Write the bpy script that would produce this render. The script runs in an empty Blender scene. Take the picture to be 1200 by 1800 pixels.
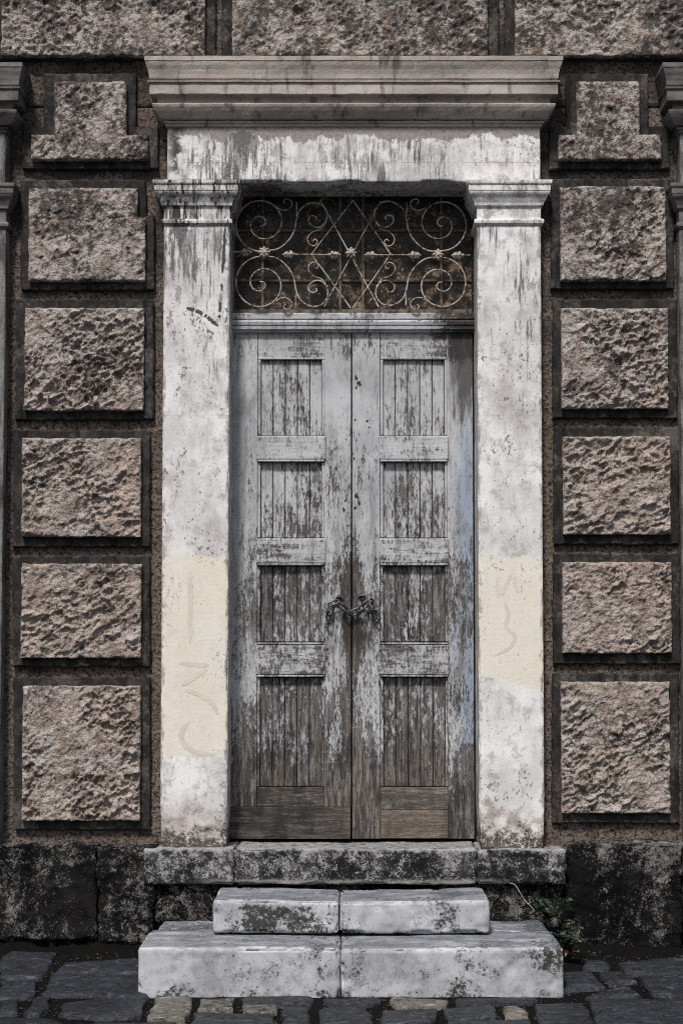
import bpy, bmesh, math, random
import numpy as np
from mathutils import Vector

# ------------------------------------------------------------------ camera, sky, sun, exposure
SC = bpy.context.scene
COL = SC.collection
FPX, PCX, PCY = 2640.0, 617.0, 1007.0            # focal length and principal point in photo pixels (1200 x 1800)
CAM = (0.0, -8.0, 1.64)
PITCH = math.radians(2.8)
cam_d = bpy.data.cameras.new('camera')
cam = bpy.data.objects.new('camera', cam_d); COL.objects.link(cam)
cam.location = CAM
cam.rotation_euler = (math.pi / 2 + PITCH, 0, 0)
cam_d.sensor_width = 36; cam_d.lens = FPX / 1800 * 36
cam_d.shift_x = -(PCX - 600) / 1800; cam_d.shift_y = (PCY - 900) / 1800
cam_d.clip_start = 0.05; cam_d.clip_end = 500
SC.camera = cam

SUN_EL, SUN_AZ = math.radians(55), math.radians(15)     # in front of the facade, towards its left
sdir = Vector((-math.sin(SUN_AZ) * math.cos(SUN_EL), -math.cos(SUN_AZ) * math.cos(SUN_EL), math.sin(SUN_EL)))
world = bpy.data.worlds.new('World'); SC.world = world; world.use_nodes = True
wn = world.node_tree.nodes; wl = world.node_tree.links
wn.clear()
sky = wn.new('ShaderNodeTexSky'); sky.sky_type = 'NISHITA'; sky.sun_disc = False
sky.sun_elevation = SUN_EL; sky.sun_rotation = math.atan2(sdir.x, sdir.y)
sky.air_density = 1.0; sky.dust_density = 4.0; sky.ozone_density = 1.0
bg = wn.new('ShaderNodeBackground'); bg.inputs['Strength'].default_value = 0.05
wo = wn.new('ShaderNodeOutputWorld')
wl.new(sky.outputs[0], bg.inputs['Color']); wl.new(bg.outputs[0], wo.inputs['Surface'])
sun_d = bpy.data.lights.new('sun', 'SUN'); sun_d.energy = 2.0; sun_d.angle = math.radians(8); sun_d.color = (1, .965, .925)
sun = bpy.data.objects.new('sun', sun_d); COL.objects.link(sun)
sun.rotation_euler = (-sdir).to_track_quat('-Z', 'Y').to_euler(); sun.location = sdir * 30
vs = SC.view_settings
vs.view_transform = 'Standard'; vs.look = 'None'; vs.gamma = 1; vs.use_curve_mapping = False
vs.exposure = 1.0
try:
    SC.cycles.use_denoising = False
    SC.cycles.filter_width = 1.1
    SC.cycles.max_bounces = 6
except Exception:
    pass

rng = np.random.default_rng(11)
random.seed(7)
SP, CP = math.sin(PITCH), math.cos(PITCH)

def ray(px, py):
    a, b = (px - PCX) / FPX, -(py - PCY) / FPX
    return np.array([a, CP - b * SP, SP + b * CP])
def U(px, py, Y):                                    # a pixel on the vertical plane y = Y
    d = ray(px, py); t = (Y - CAM[1]) / d[1]
    return np.array([CAM[0] + d[0] * t, Y, CAM[2] + d[2] * t])
def UX(px, py, Y): return float(U(px, py, Y)[0])
def UZ(py, Y, px=617): return float(U(px, py, Y)[2])
def hground(Y):
    t = min(max((Y + .95) / .8, 0), 1)
    return .09 * t * t * (3 - 2 * t)
def UG(px, py, dz=0.0):                              # a pixel on the ground
    d = ray(px, py); z = 0.0
    for _ in range(12):
        t = (z + dz - CAM[2]) / d[2]
        Y = min(CAM[1] + d[1] * t, -.17); z = hground(Y)
    t = (Y - CAM[1]) / d[1]
    return np.array([d[0] * t, Y, z])

# ------------------------------------------------------------------ numpy noise
def _h(ix, iy, iz, s):
    n = (ix.astype(np.int64) * 374761393 + iy.astype(np.int64) * 668265263 + iz.astype(np.int64) * 2147483647 + s * 974711) & 0xffffffff
    n = ((n ^ (n >> 13)) * 1274126177) & 0xffffffff
    n = ((n ^ (n >> 15)) * 2246822519) & 0xffffffff
    n = n ^ (n >> 16)
    return (n & 0xffffff) / float(0xffffff)
def vnoise(p, s=0):
    i = np.floor(p).astype(np.int64); f = p - i
    w = f * f * f * (f * (f * 6 - 15) + 10)
    r = 0
    for dx in (0, 1):
        for dy in (0, 1):
            for dz in (0, 1):
                k = _h(i[:, 0] + dx, i[:, 1] + dy, i[:, 2] + dz, s)
                r = r + k * (w[:, 0] if dx else 1 - w[:, 0]) * (w[:, 1] if dy else 1 - w[:, 1]) * (w[:, 2] if dz else 1 - w[:, 2])
    return r
def fbm(p, s=0, o=4, g=.5):
    r = 0; a = 1; t = 0
    for k in range(o):
        r = r + a * vnoise(p * 2.03 ** k + 17.3 * k, s + k); t += a; a *= g
    return r / t
def worley(u, v, s=0):
    iu, iv = np.floor(u).astype(np.int64), np.floor(v).astype(np.int64)
    f1 = np.full(u.shape, 9.); f2 = f1.copy(); idr = np.zeros(u.shape); du = np.zeros(u.shape); dv = du.copy()
    for a in (-1, 0, 1):
        for b in (-1, 0, 1):
            cu, cv = iu + a, iv + b; z = np.zeros_like(cu)
            x = cu + _h(cu, cv, z, s); y = cv + _h(cu, cv, z, s + 1)
            d = np.hypot(u - x, v - y); k = _h(cu, cv, z, s + 2)
            n = d < f1
            f2 = np.where(n, f1, np.minimum(f2, d)); idr = np.where(n, k, idr)
            du = np.where(n, u - x, du); dv = np.where(n, v - y, dv); f1 = np.where(n, d, f1)
    return f1, f2, idr, du, dv

# ------------------------------------------------------------------ objects
def tag(o, label=None, cat=None, group=None, kind=None):
    for k, v in (('label', label), ('category', cat), ('group', group), ('kind', kind)):
        if v: o[k] = v
    return o
def empty(name, loc, label=None, cat=None, group=None, kind='thing'):
    o = bpy.data.objects.new(name, None); COL.objects.link(o); o.location = loc; o.empty_display_size = .1
    return tag(o, label, cat, group, kind)
def wloc(o):
    v = Vector((0, 0, 0))
    while o is not None:
        v += o.location; o = o.parent
    return v
def link(name, me, mat, parent=None, loc=(0, 0, 0)):  # loc: world place of the mesh origin
    o = bpy.data.objects.new(name, me); COL.objects.link(o)
    if mat is not None and not me.materials: me.materials.append(mat)
    o.location = Vector(loc) - (wloc(parent) if parent else Vector((0, 0, 0)))
    if parent: o.parent = parent
    return o
def mesh(name, v, f, smooth=True):
    me = bpy.data.meshes.new(name)
    me.from_pydata([tuple(map(float, q)) for q in v], [], [tuple(map(int, q)) for q in f])
    if smooth: me.polygons.foreach_set('use_smooth', [True] * len(me.polygons))
    me.update(); return me
def fast_mesh(name, v, q, smooth=True):              # many quads from numpy arrays
    me = bpy.data.meshes.new(name); n = len(q)
    me.vertices.add(len(v)); me.vertices.foreach_set('co', np.asarray(v, np.float32).ravel())
    me.loops.add(4 * n); me.loops.foreach_set('vertex_index', np.asarray(q, np.int32).ravel())
    me.polygons.add(n); me.polygons.foreach_set('loop_start', np.arange(0, 4 * n, 4, dtype=np.int32))
    me.polygons.foreach_set('use_smooth', np.full(n, smooth))
    me.update(calc_edges=True); me.validate(); return me

def axis(lo, hi, r, res):
    n = max(1, int(round((hi - lo - 2 * r) / res)))
    return np.concatenate([[lo, lo + r * .35], np.linspace(lo + r, hi - r, n + 1), [hi - r * .35, hi]]) if r > 0 else np.linspace(lo, hi, n + 1)
def rock(lo, hi, r=.004, res=9., amp=0., fr=20., chip=0., seed=0, extra=None):
    """closed box with rounded edges, cut into a lattice and roughened; returns verts, quads"""
    X, Y, Z = (axis(lo[k], hi[k], min(r, (hi[k] - lo[k]) * .3), res if np.isscalar(res) else res[k]) for k in range(3))
    nx, ny, nz = len(X), len(Y), len(Z)
    idx = -np.ones((nx, ny, nz), np.int64)
    m = np.zeros((nx, ny, nz), bool)
    m[0] = m[-1] = True; m[:, 0] = m[:, -1] = True; m[:, :, 0] = m[:, :, -1] = True
    I = np.argwhere(m); idx[m] = np.arange(len(I))
    P = np.stack([X[I[:, 0]], Y[I[:, 1]], Z[I[:, 2]]], 1)
    lo_, hi_ = np.array(lo), np.array(hi); rr = np.minimum(r, (hi_ - lo_) * .3)
    inner = np.clip(P, lo_ + rr, hi_ - rr); d = (P - inner) / rr
    L = np.linalg.norm(d, axis=1, keepdims=True); N = d / np.maximum(L, 1e-9)
    ed = (np.abs(d) > 1e-6).sum(1) >= 2
    P = inner + N * rr
    if amp: P = P + N * (amp * 2 * (fbm(P * fr + 3.1 * seed, seed, 4, .55) - .5))[:, None]
    if chip:
        c = np.clip(fbm(P * 9 + 7 * seed, seed + 50, 4, .6) - .52, 0, 1) * chip * 6
        P = P - N * (c * np.where(ed, 1., .0))[:, None]
    if extra is not None: P = P + N * extra(P)[:, None]
    Q = []
    def sheet(A, flip):
        a, b, c, e = A[:-1, :-1].ravel(), A[1:, :-1].ravel(), A[1:, 1:].ravel(), A[:-1, 1:].ravel()
        Q.append(np.stack([a, e, c, b] if flip else [a, b, c, e], 1))
    sheet(idx[0], True); sheet(idx[-1], False)
    sheet(idx[:, 0], False); sheet(idx[:, -1], True)
    sheet(idx[:, :, 0], True); sheet(idx[:, :, -1], False)
    return P, np.concatenate(Q)
def rock_obj(name, lo, hi, mat, parent=None, smooth=True, **kw):
    P, Q = rock(lo, hi, **kw)
    c = np.array([(lo[0] + hi[0]) / 2, (lo[1] + hi[1]) / 2, lo[2]])
    return link(name, fast_mesh(name, P - c, Q, smooth), mat, parent, c)
_cache = {}
def board(name, x0, x1, y0, y1, z0, z1, mat, parent, r=.003):
    key = (name, round(x1 - x0, 3), round(y1 - y0, 3), round(z1 - z0, 3), mat.name)
    if key not in _cache:
        hx, hy, hz = (x1 - x0) / 2, (y1 - y0) / 2, (z1 - z0) / 2
        P, Q = rock((-hx, -hy, -hz), (hx, hy, hz), r=r)
        _cache[key] = fast_mesh(name, P, Q, False)
    return link(name, _cache[key], mat, parent, ((x0 + x1) / 2, (y0 + y1) / 2, (z0 + z1) / 2))

def rects_mask(rects, x, z):
    m = np.zeros(x.shape, bool)
    for a, b, c, d in rects: m |= (x > a) & (x < b) & (z > c) & (z < d)
    return m
def rough_face(rects, y0, yb, seed, ang=35, step=.0058, rough=1., smooth_top=.3):
    """chiselled face of a rusticated block over a union of rectangles (x0,x1,z0,z1)"""
    a = min(r[0] for r in rects); b = max(r[1] for r in rects); c = min(r[2] for r in rects); d = max(r[3] for r in rects)
    nx, nz = int((b - a) / step), int((d - c) / step)
    xs, zs = np.linspace(a, b, nx + 1), np.linspace(c, d, nz + 1)
    for r in rects:                                   # snap grid lines to inner corners
        for v in r[:2]: xs[np.abs(xs - v).argmin()] = v
        for v in r[2:]: zs[np.abs(zs - v).argmin()] = v
    Xg, Zg = np.meshgrid(xs, zs, indexing='ij'); x, z = Xg.ravel(), Zg.ravel()
    th = math.radians(ang); o = seed * 3.7
    p3 = np.stack([x, z, np.full_like(x, o)], 1)
    wx = fbm(p3 * 11, seed, 3) - .5; wz = fbm(p3 * 11 + 40, seed + 9, 3) - .5
    fx = fbm(p3 * 40, seed, 2) - .5; fz = fbm(p3 * 40 + 40, seed + 9, 2) - .5
    qx, qz = x + .055 * wx + .012 * fx, z + .055 * wz + .012 * fz
    u = (qx * math.cos(th) + qz * math.sin(th)); v = (-qx * math.sin(th) + qz * math.cos(th))
    gs = .82 + .5 * ((seed * 37) % 11) / 10
    h = np.zeros_like(x)
    for cell, amp, s in ((.055, .0145, 1), (.028, .0155, 2), (.0145, .0095, 3)):
        f1, f2, k, du, dv = worley(u / (cell * gs * (1.2 + .6 * ((seed * 53) % 7) / 6)) + o, v / (cell * gs) - o, seed * 10 + s)
        ax, av = np.cos(k * 40), np.sin(k * 71)
        h += amp * (np.minimum(f1, 1.) ** 1.5 * (.9 + .5 * k) - .5 + .55 * (du * ax + dv * av) + .5 * (k - .5))
    patch = np.clip((fbm(p3 * 4.5, seed + 5, 3) - .30) * 5, .4, 1.15)
    top = (d - z) / (d - c)
    patch *= 1 - smooth_top * np.clip(1 - top / .16, 0, 1)
    h *= patch * rough
    h += .016 * (fbm(p3 * 5, seed + 3, 3) - .5) + .0035 * (fbm(p3 * 130, seed + 4, 2) - .5)
    m = rects_mask(rects, Xg, Zg)
    ed = np.full(x.shape, 9.)
    for r in rects:
        inside = (x >= r[0] - 1e-6) & (x <= r[1] + 1e-6) & (z >= r[2] - 1e-6) & (z <= r[3] + 1e-6)
        e = np.minimum(np.minimum(x - r[0], r[1] - x), np.minimum(z - r[2], r[3] - z))
        ed = np.where(inside, np.where(ed > 8, e, np.maximum(ed, e)), ed)
    cn = fbm(p3 * 14 + 3, seed + 13, 3, .6)
    t = np.clip(ed / (.012 + .05 * np.clip(cn - .5, 0, 1)), 0, 1)
    h = h * (.35 + .65 * t) - (.006 + .09 * np.clip(cn - .56, 0, 1)) * (1 - t) ** 2
    y = y0 - h
    jx, jz = .005 * (fbm(p3 * 30, seed + 7, 3) - .5) * 2, .005 * (fbm(p3 * 30 + 9, seed + 8, 3) - .5) * 2
    V = np.stack([x + jx, y, z + jz], 1)
    cxm, czm = (xs[:-1] + xs[1:]) / 2, (zs[:-1] + zs[1:]) / 2
    keep = rects_mask(rects, *np.meshgrid(cxm, czm, indexing='ij'))
    idx = np.arange(len(x)).reshape(nx + 1, nz + 1)
    A, B, C, D = idx[:-1, :-1], idx[1:, :-1], idx[1:, 1:], idx[:-1, 1:]
    Q = [np.stack([A[keep], B[keep], C[keep], D[keep]], 1)]
    back = V.copy(); back[:, 1] = yb; nb = len(V)
    pad = np.pad(keep, 1)
    for di, dj, e0, e1 in ((-1, 0, D, A), (1, 0, B, C), (0, -1, A, B), (0, 1, C, D)):
        nbk = pad[1 + di:1 + di + nx, 1 + dj:1 + dj + nz]
        s = keep & ~nbk
        p, q = e0[s], e1[s]
        Q.append(np.stack([q, p, p + nb, q + nb], 1))
    Q = np.concatenate(Q); V = np.concatenate([V, back])
    used = np.unique(Q); re = -np.ones(len(V), np.int64); re[used] = np.arange(len(used))
    return V[used], re[Q]
def prism_xz(poly, yf, yb, bevel=.004, jit=.0015, seg=.05, seed=0):
    """slab with an outline in the x-z plane (counter-clockwise seen from the street)"""
    r = random.Random(seed); pts = []
    for k in range(len(poly)):
        p, q = poly[k], poly[(k + 1) % len(poly)]; L = math.dist(p, q); n = max(1, int(L / seg))
        for j in range(n):
            t = j / n; pts.append((p[0] + (q[0] - p[0]) * t + r.uniform(-jit, jit), p[1] + (q[1] - p[1]) * t + r.uniform(-jit, jit)))
    n = len(pts); cx = sum(p[0] for p in pts) / n; cz = sum(p[1] for p in pts) / n
    def ins(d):
        out = []
        for k in range(n):
            a, b, c = pts[k - 1], pts[k], pts[(k + 1) % n]
            e1 = Vector((b[0] - a[0], b[1] - a[1])); e2 = Vector((c[0] - b[0], c[1] - b[1]))
            n1 = Vector((-e1.y, e1.x)).normalized(); n2 = Vector((-e2.y, e2.x)).normalized()
            m = n1 + n2; m = m / max(m.dot(n1), .3)
            out.append((b[0] + m.x * d, b[1] + m.y * d))
        return out
    V = [(x, yb, z) for x, z in pts] + [(x, yf + bevel, z) for x, z in pts] + [(x, yf, z) for x, z in ins(bevel)]
    F = [(k, (k + 1) % n, (k + 1) % n + n, k + n) for k in range(n)] + [(k + n, (k + 1) % n + n, (k + 1) % n + 2 * n, k + 2 * n) for k in range(n)]
    F.append(tuple(range(2 * n, 3 * n)))
    return V, F
def sweep3(prof, x0, x1, yf, ybl, ybr, wob=.0015, step=.03, seed=0, caps=True):
    """moulding profile [(projection, z)...] mitred round three sides: left return, front, right return"""
    nP = len(prof)
    def path(p):
        pts = []
        cor = [(x0 - p, ybl), (x0 - p, yf - p), (x1 + p, yf - p), (x1 + p, ybr)]
        ns = [max(2, int((ybl - yf) / step)), max(2, int((x1 - x0) / step)), max(2, int((ybr - yf) / step))]
        for k in range(3):
            for j in range(ns[k]):
                t = j / ns[k]; pts.append((cor[k][0] + (cor[k + 1][0] - cor[k][0]) * t, cor[k][1] + (cor[k + 1][1] - cor[k][1]) * t))
        pts.append(cor[3]); return pts
    rows = [path(p) for p, z in prof]; n = len(rows[0])
    V = np.array([(x, y, prof[i][1]) for i in range(nP) for x, y in rows[i]])
    if wob:
        V[:, 1] += wob * 2 * (fbm(V * 25 + seed, seed, 3) - .5); V[:, 2] += wob * 2 * (fbm(V * 18 + 5 + seed, seed + 1, 3) - .5)
    F = [(i * n + j, i * n + j + 1, (i + 1) * n + j + 1, (i + 1) * n + j) for i in range(nP - 1) for j in range(n - 1)]
    if caps:
        F.append(tuple(reversed(range(n)))); F.append(tuple(range((nP - 1) * n, nP * n)))
    return V, F
def tube(pts, ra, rb=None, n=6, plane='y', closed=False, taper=None):
    """tube through points lying about in an x-z plane; ra in the plane, rb across it"""
    rb = rb or ra; P = np.array(pts, float); m = len(P)
    T = np.roll(P, -1, 0) - np.roll(P, 1, 0)
    if not closed: T[0] = P[1] - P[0]; T[-1] = P[-1] - P[-2]
    T /= np.linalg.norm(T, axis=1, keepdims=True) + 1e-12
    ax = np.array([0, 1., 0]); V = []
    for k in range(m):
        s = np.cross(T[k], ax); s /= np.linalg.norm(s) + 1e-9; w = np.cross(s, T[k])
        g = 1 if taper is None else taper(k / (m - 1))
        for j in range(n):
            a = 2 * math.pi * j / n; V.append(P[k] + s * ra * g * math.cos(a) + w * rb * g * math.sin(a))
    F = []
    for k in range(m if closed else m - 1):
        k2 = (k + 1) % m
        for j in range(n): F.append((k * n + j, k * n + (j + 1) % n, k2 * n + (j + 1) % n, k2 * n + j))
    if not closed: F.append(tuple(range(n))); F.append(tuple((m - 1) * n + j for j in reversed(range(n))))
    return V, F
def spline(pts, n=6):
    P = np.array(pts, float); P = np.vstack([2 * P[0] - P[1], P, 2 * P[-1] - P[-2]]); out = []
    for k in range(1, len(P) - 2):
        for j in range(n):
            t = j / n; a, b, c, d = P[k - 1], P[k], P[k + 1], P[k + 2]
            out.append(.5 * (2 * b + (c - a) * t + (2 * a - 5 * b + 4 * c - d) * t * t + (3 * b - a - 3 * c + d) * t ** 3))
    out.append(P[-2]); return np.array(out)
def merge(parts):
    V, F = [], []
    for v, f in parts:
        o = len(V); V += [tuple(q) for q in v]; F += [tuple(i + o for i in q) for q in f]
    return V, F

# ------------------------------------------------------------------ materials
class G:
    def __init__(s, name, rough=.85, spec=.25):
        s.m = bpy.data.materials.new(name); s.m.use_nodes = True
        s.t = s.m.node_tree; s.b = s.t.nodes['Principled BSDF']
        s.b.inputs['Roughness'].default_value = rough; s.b.inputs['Specular IOR Level'].default_value = spec
        s.pos = s.t.nodes.new('ShaderNodeNewGeometry').outputs['Position']
        sx = s.t.nodes.new('ShaderNodeSeparateXYZ'); s.t.links.new(s.pos, sx.inputs[0]); s.x, s.y, s.z = sx.outputs
        s.rnd = s.t.nodes.new('ShaderNodeObjectInfo').outputs['Random']
    def put(s, sock, v):
        if hasattr(v, 'links') or isinstance(v, bpy.types.NodeSocket): s.t.links.new(v, sock)
        elif isinstance(v, (tuple, list)) and len(v) == 3 and sock.type == 'RGBA': sock.default_value = (*v, 1)
        else: sock.default_value = v
    def math(s, op, a, b=0., c=0., clamp=False):
        n = s.t.nodes.new('ShaderNodeMath'); n.operation = op; n.use_clamp = clamp
        s.put(n.inputs[0], a); s.put(n.inputs[1], b); s.put(n.inputs[2], c); return n.outputs[0]
    def add(s, a, b): return s.math('ADD', a, b)
    def sub(s, a, b): return s.math('SUBTRACT', a, b)
    def mul(s, a, b): return s.math('MULTIPLY', a, b)
    def ss(s, v, lo, hi, a=0., b=1.):
        n = s.t.nodes.new('ShaderNodeMapRange'); n.interpolation_type = 'SMOOTHSTEP'
        s.put(n.inputs[0], v)
        if lo > hi: lo, hi, a, b = hi, lo, b, a
        for k, q in enumerate((lo, hi, a, b)): n.inputs[k + 1].default_value = q
        return n.outputs[0]
    def lin(s, v, lo, hi, a=0., b=1.):
        n = s.t.nodes.new('ShaderNodeMapRange'); s.put(n.inputs[0], v)
        for k, q in enumerate((lo, hi, a, b)): n.inputs[k + 1].default_value = q
        return n.outputs[0]
    def vec(s, sx=1., sy=1., sz=1., off=0.):
        n = s.t.nodes.new('ShaderNodeMapping'); n.inputs['Scale'].default_value = (sx, sy, sz); n.inputs['Location'].default_value = (off, off * .7, off * 1.3)
        s.t.links.new(s.pos, n.inputs[0])
        return n.outputs[0]
    def voff(s, v, k=40.):                             # shifts a vector by the object's own random number
        n = s.t.nodes.new('ShaderNodeVectorMath'); n.operation = 'ADD'; s.t.links.new(v, n.inputs[0])
        c = s.t.nodes.new('ShaderNodeCombineXYZ'); r = s.mul(s.rnd, k)
        for q in c.inputs: s.t.links.new(r, q)
        s.t.links.new(c.outputs[0], n.inputs[1]); return n.outputs[0]
    def noise(s, scale, det=5., rough=.6, v=None, dist=0.):
        n = s.t.nodes.new('ShaderNodeTexNoise'); n.inputs['Scale'].default_value = scale; n.inputs['Detail'].default_value = det
        n.inputs['Roughness'].default_value = rough; n.inputs['Distortion'].default_value = dist
        s.t.links.new(v or s.pos, n.inputs['Vector']); return n.outputs['Fac']
    def vor(s, scale, v=None, feat='F1', out='Distance', rand=1.):
        n = s.t.nodes.new('ShaderNodeTexVoronoi'); n.feature = feat; n.inputs['Scale'].default_value = scale; n.inputs['Randomness'].default_value = rand
        s.t.links.new(v or s.pos, n.inputs['Vector']); return n.outputs[out]
    def mix(s, f, a, b, mode='MIX'):
        n = s.t.nodes.new('ShaderNodeMix'); n.data_type = 'RGBA'; n.blend_type = mode; n.clamp_factor = True
        s.put(n.inputs[0], f); s.put(n.inputs[6], a); s.put(n.inputs[7], b); return n.outputs[2]
    def col(s, c): s.put(s.b.inputs['Base Color'], c)
    def bump(s, h, dist=.004, st=1.):
        n = s.t.nodes.new('ShaderNodeBump'); n.inputs['Strength'].default_value = st; n.inputs['Distance'].default_value = dist
        s.put(n.inputs['Height'], h); s.t.links.new(n.outputs[0], s.b.inputs['Normal'])
    def rough(s, v): s.put(s.b.inputs['Roughness'], v)

def m_rough_stone():
    g = G('rusticated_stone', .9, .12)
    big = g.noise(2.2, 4, .6); mid = g.noise(11, 6, .7); fine = g.noise(75, 5, .75)
    c = g.mix(g.ss(g.add(big, g.lin(g.z, 2.6, 4.6, 0, .2)), .35, .65), (.41, .335, .29), (.42, .385, .36))
    c = g.mix(g.ss(mid, .40, .66), c, (.22, .175, .15))
    c = g.mix(g.ss(fine, .53, .66, 0, .8), c, (.52, .47, .43))
    c = g.mix(g.ss(g.noise(48, 4, .7, g.vec(1, 1, 1, 3)), .53, .62, 0, .7), c, (.085, .07, .06))  # fine dark speckle painted in for the contrast of shaded pits
    soot_shade_n = g.add(g.noise(26, 6, .78), g.mul(g.sub(g.noise(3.2, 3, .6, g.vec(1, 1, 1, 5)), .5), .6))
    up = g.lin(g.z, 2.6, 4.6, 0., .11)
    soot_shade = g.ss(g.add(soot_shade_n, up), .54, .66)
    c = g.mix(g.mul(soot_shade, .85), c, (.032, .028, .026))  # soot, thicker high up; its speckle also paints in shade of the pits
    c = g.mix(g.ss(g.noise(6, 3, .5, g.vec(1, 1, 1, 9)), .6, .75, 0, .5), c, (.36, .27, .20))
    g.col(c); g.bump(g.add(g.noise(120, 4, .7), g.mul(g.noise(45, 4, .6), 1.8)), .009, 1.); return g.m
def m_margin():
    g = G('margin_render', .92, .06)
    n = g.noise(14, 6, .7, g.voff(g.vec()))
    c = g.mix(g.ss(n, .4, .7), (.021, .02, .0195), (.050, .047, .0455))
    c = g.mix(g.ss(g.add(g.mul(g.noise(3.5, 5, .7, g.vec(1, 1, 1, 31)), .6), g.mul(g.noise(40, 5, .75), .4)), .50, .62, 0, .8), c, (.115, .105, .098))
    c = g.mix(g.ss(g.noise(160, 3, .6), .62, .75, 0, .6), c, (.17, .16, .15))
    c = g.mix(g.ss(g.noise(5, 4, .6, g.vec(3, 1, .6)), .5, .7), c, (.014, .013, .013))
    g.col(c); g.bump(g.add(g.noise(60, 5, .7), g.noise(200, 3, .7)), .003, .8); return g.m
def m_wall():
    g = G('wall_render', .95, .1)
    n = g.noise(55, 6, .75); b = g.noise(5, 5, .6)
    c = g.mix(g.ss(b, .35, .7), (.135, .105, .085), (.20, .17, .15))
    c = g.mix(g.ss(n, .47, .58), c, (.03, .025, .022))
    c = g.mix(g.ss(g.noise(95, 4, .7), .58, .72, 0, .7), c, (.36, .30, .26))
    c = g.mix(g.ss(g.add(g.noise(2.6, 5, .7), g.lin(g.z, 2.6, 4.4, 0, .12)), .52, .72, 0, .8), c, (.03, .027, .025))
    g.col(c); g.bump(g.add(n, g.mul(g.noise(20, 4, .6), 1.4)), .012, 1.); return g.m
def m_cornice():
    g = G('cornice_stone', .85, .2)
    b = g.noise(4, 5, .6, g.vec(.5, 1, 2)); f = g.noise(90, 5, .7)
    c = g.mix(g.ss(b, .35, .7), (.42, .38, .345), (.27, .24, .215))
    st = g.noise(16, 5, .65, g.vec(1, 1, .22))
    c = g.mix(g.ss(st, .53, .70, 0, .8), c, (.07, .062, .057))
    c = g.mix(g.ss(g.noise(11, 4, .6, g.vec(1, 1, .4, 3)), .66, .76, 0, .6), c, (.55, .53, .50))
    c = g.mix(g.ss(f, .52, .7, 0, .35), c, (.12, .11, .10))
    edge = g.ss(g.math('ABSOLUTE', g.sub(g.math('ABSOLUTE', g.add(g.x, -.02)), 1.02)), .16, .0, 0, .35)
    c = g.mix(g.mul(edge, g.ss(g.noise(8, 4, .6), .4, .6)), c, (.05, .045, .042))
    g.col(c); g.bump(g.add(f, g.noise(25, 4, .6)), .003, .8); return g.m

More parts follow.
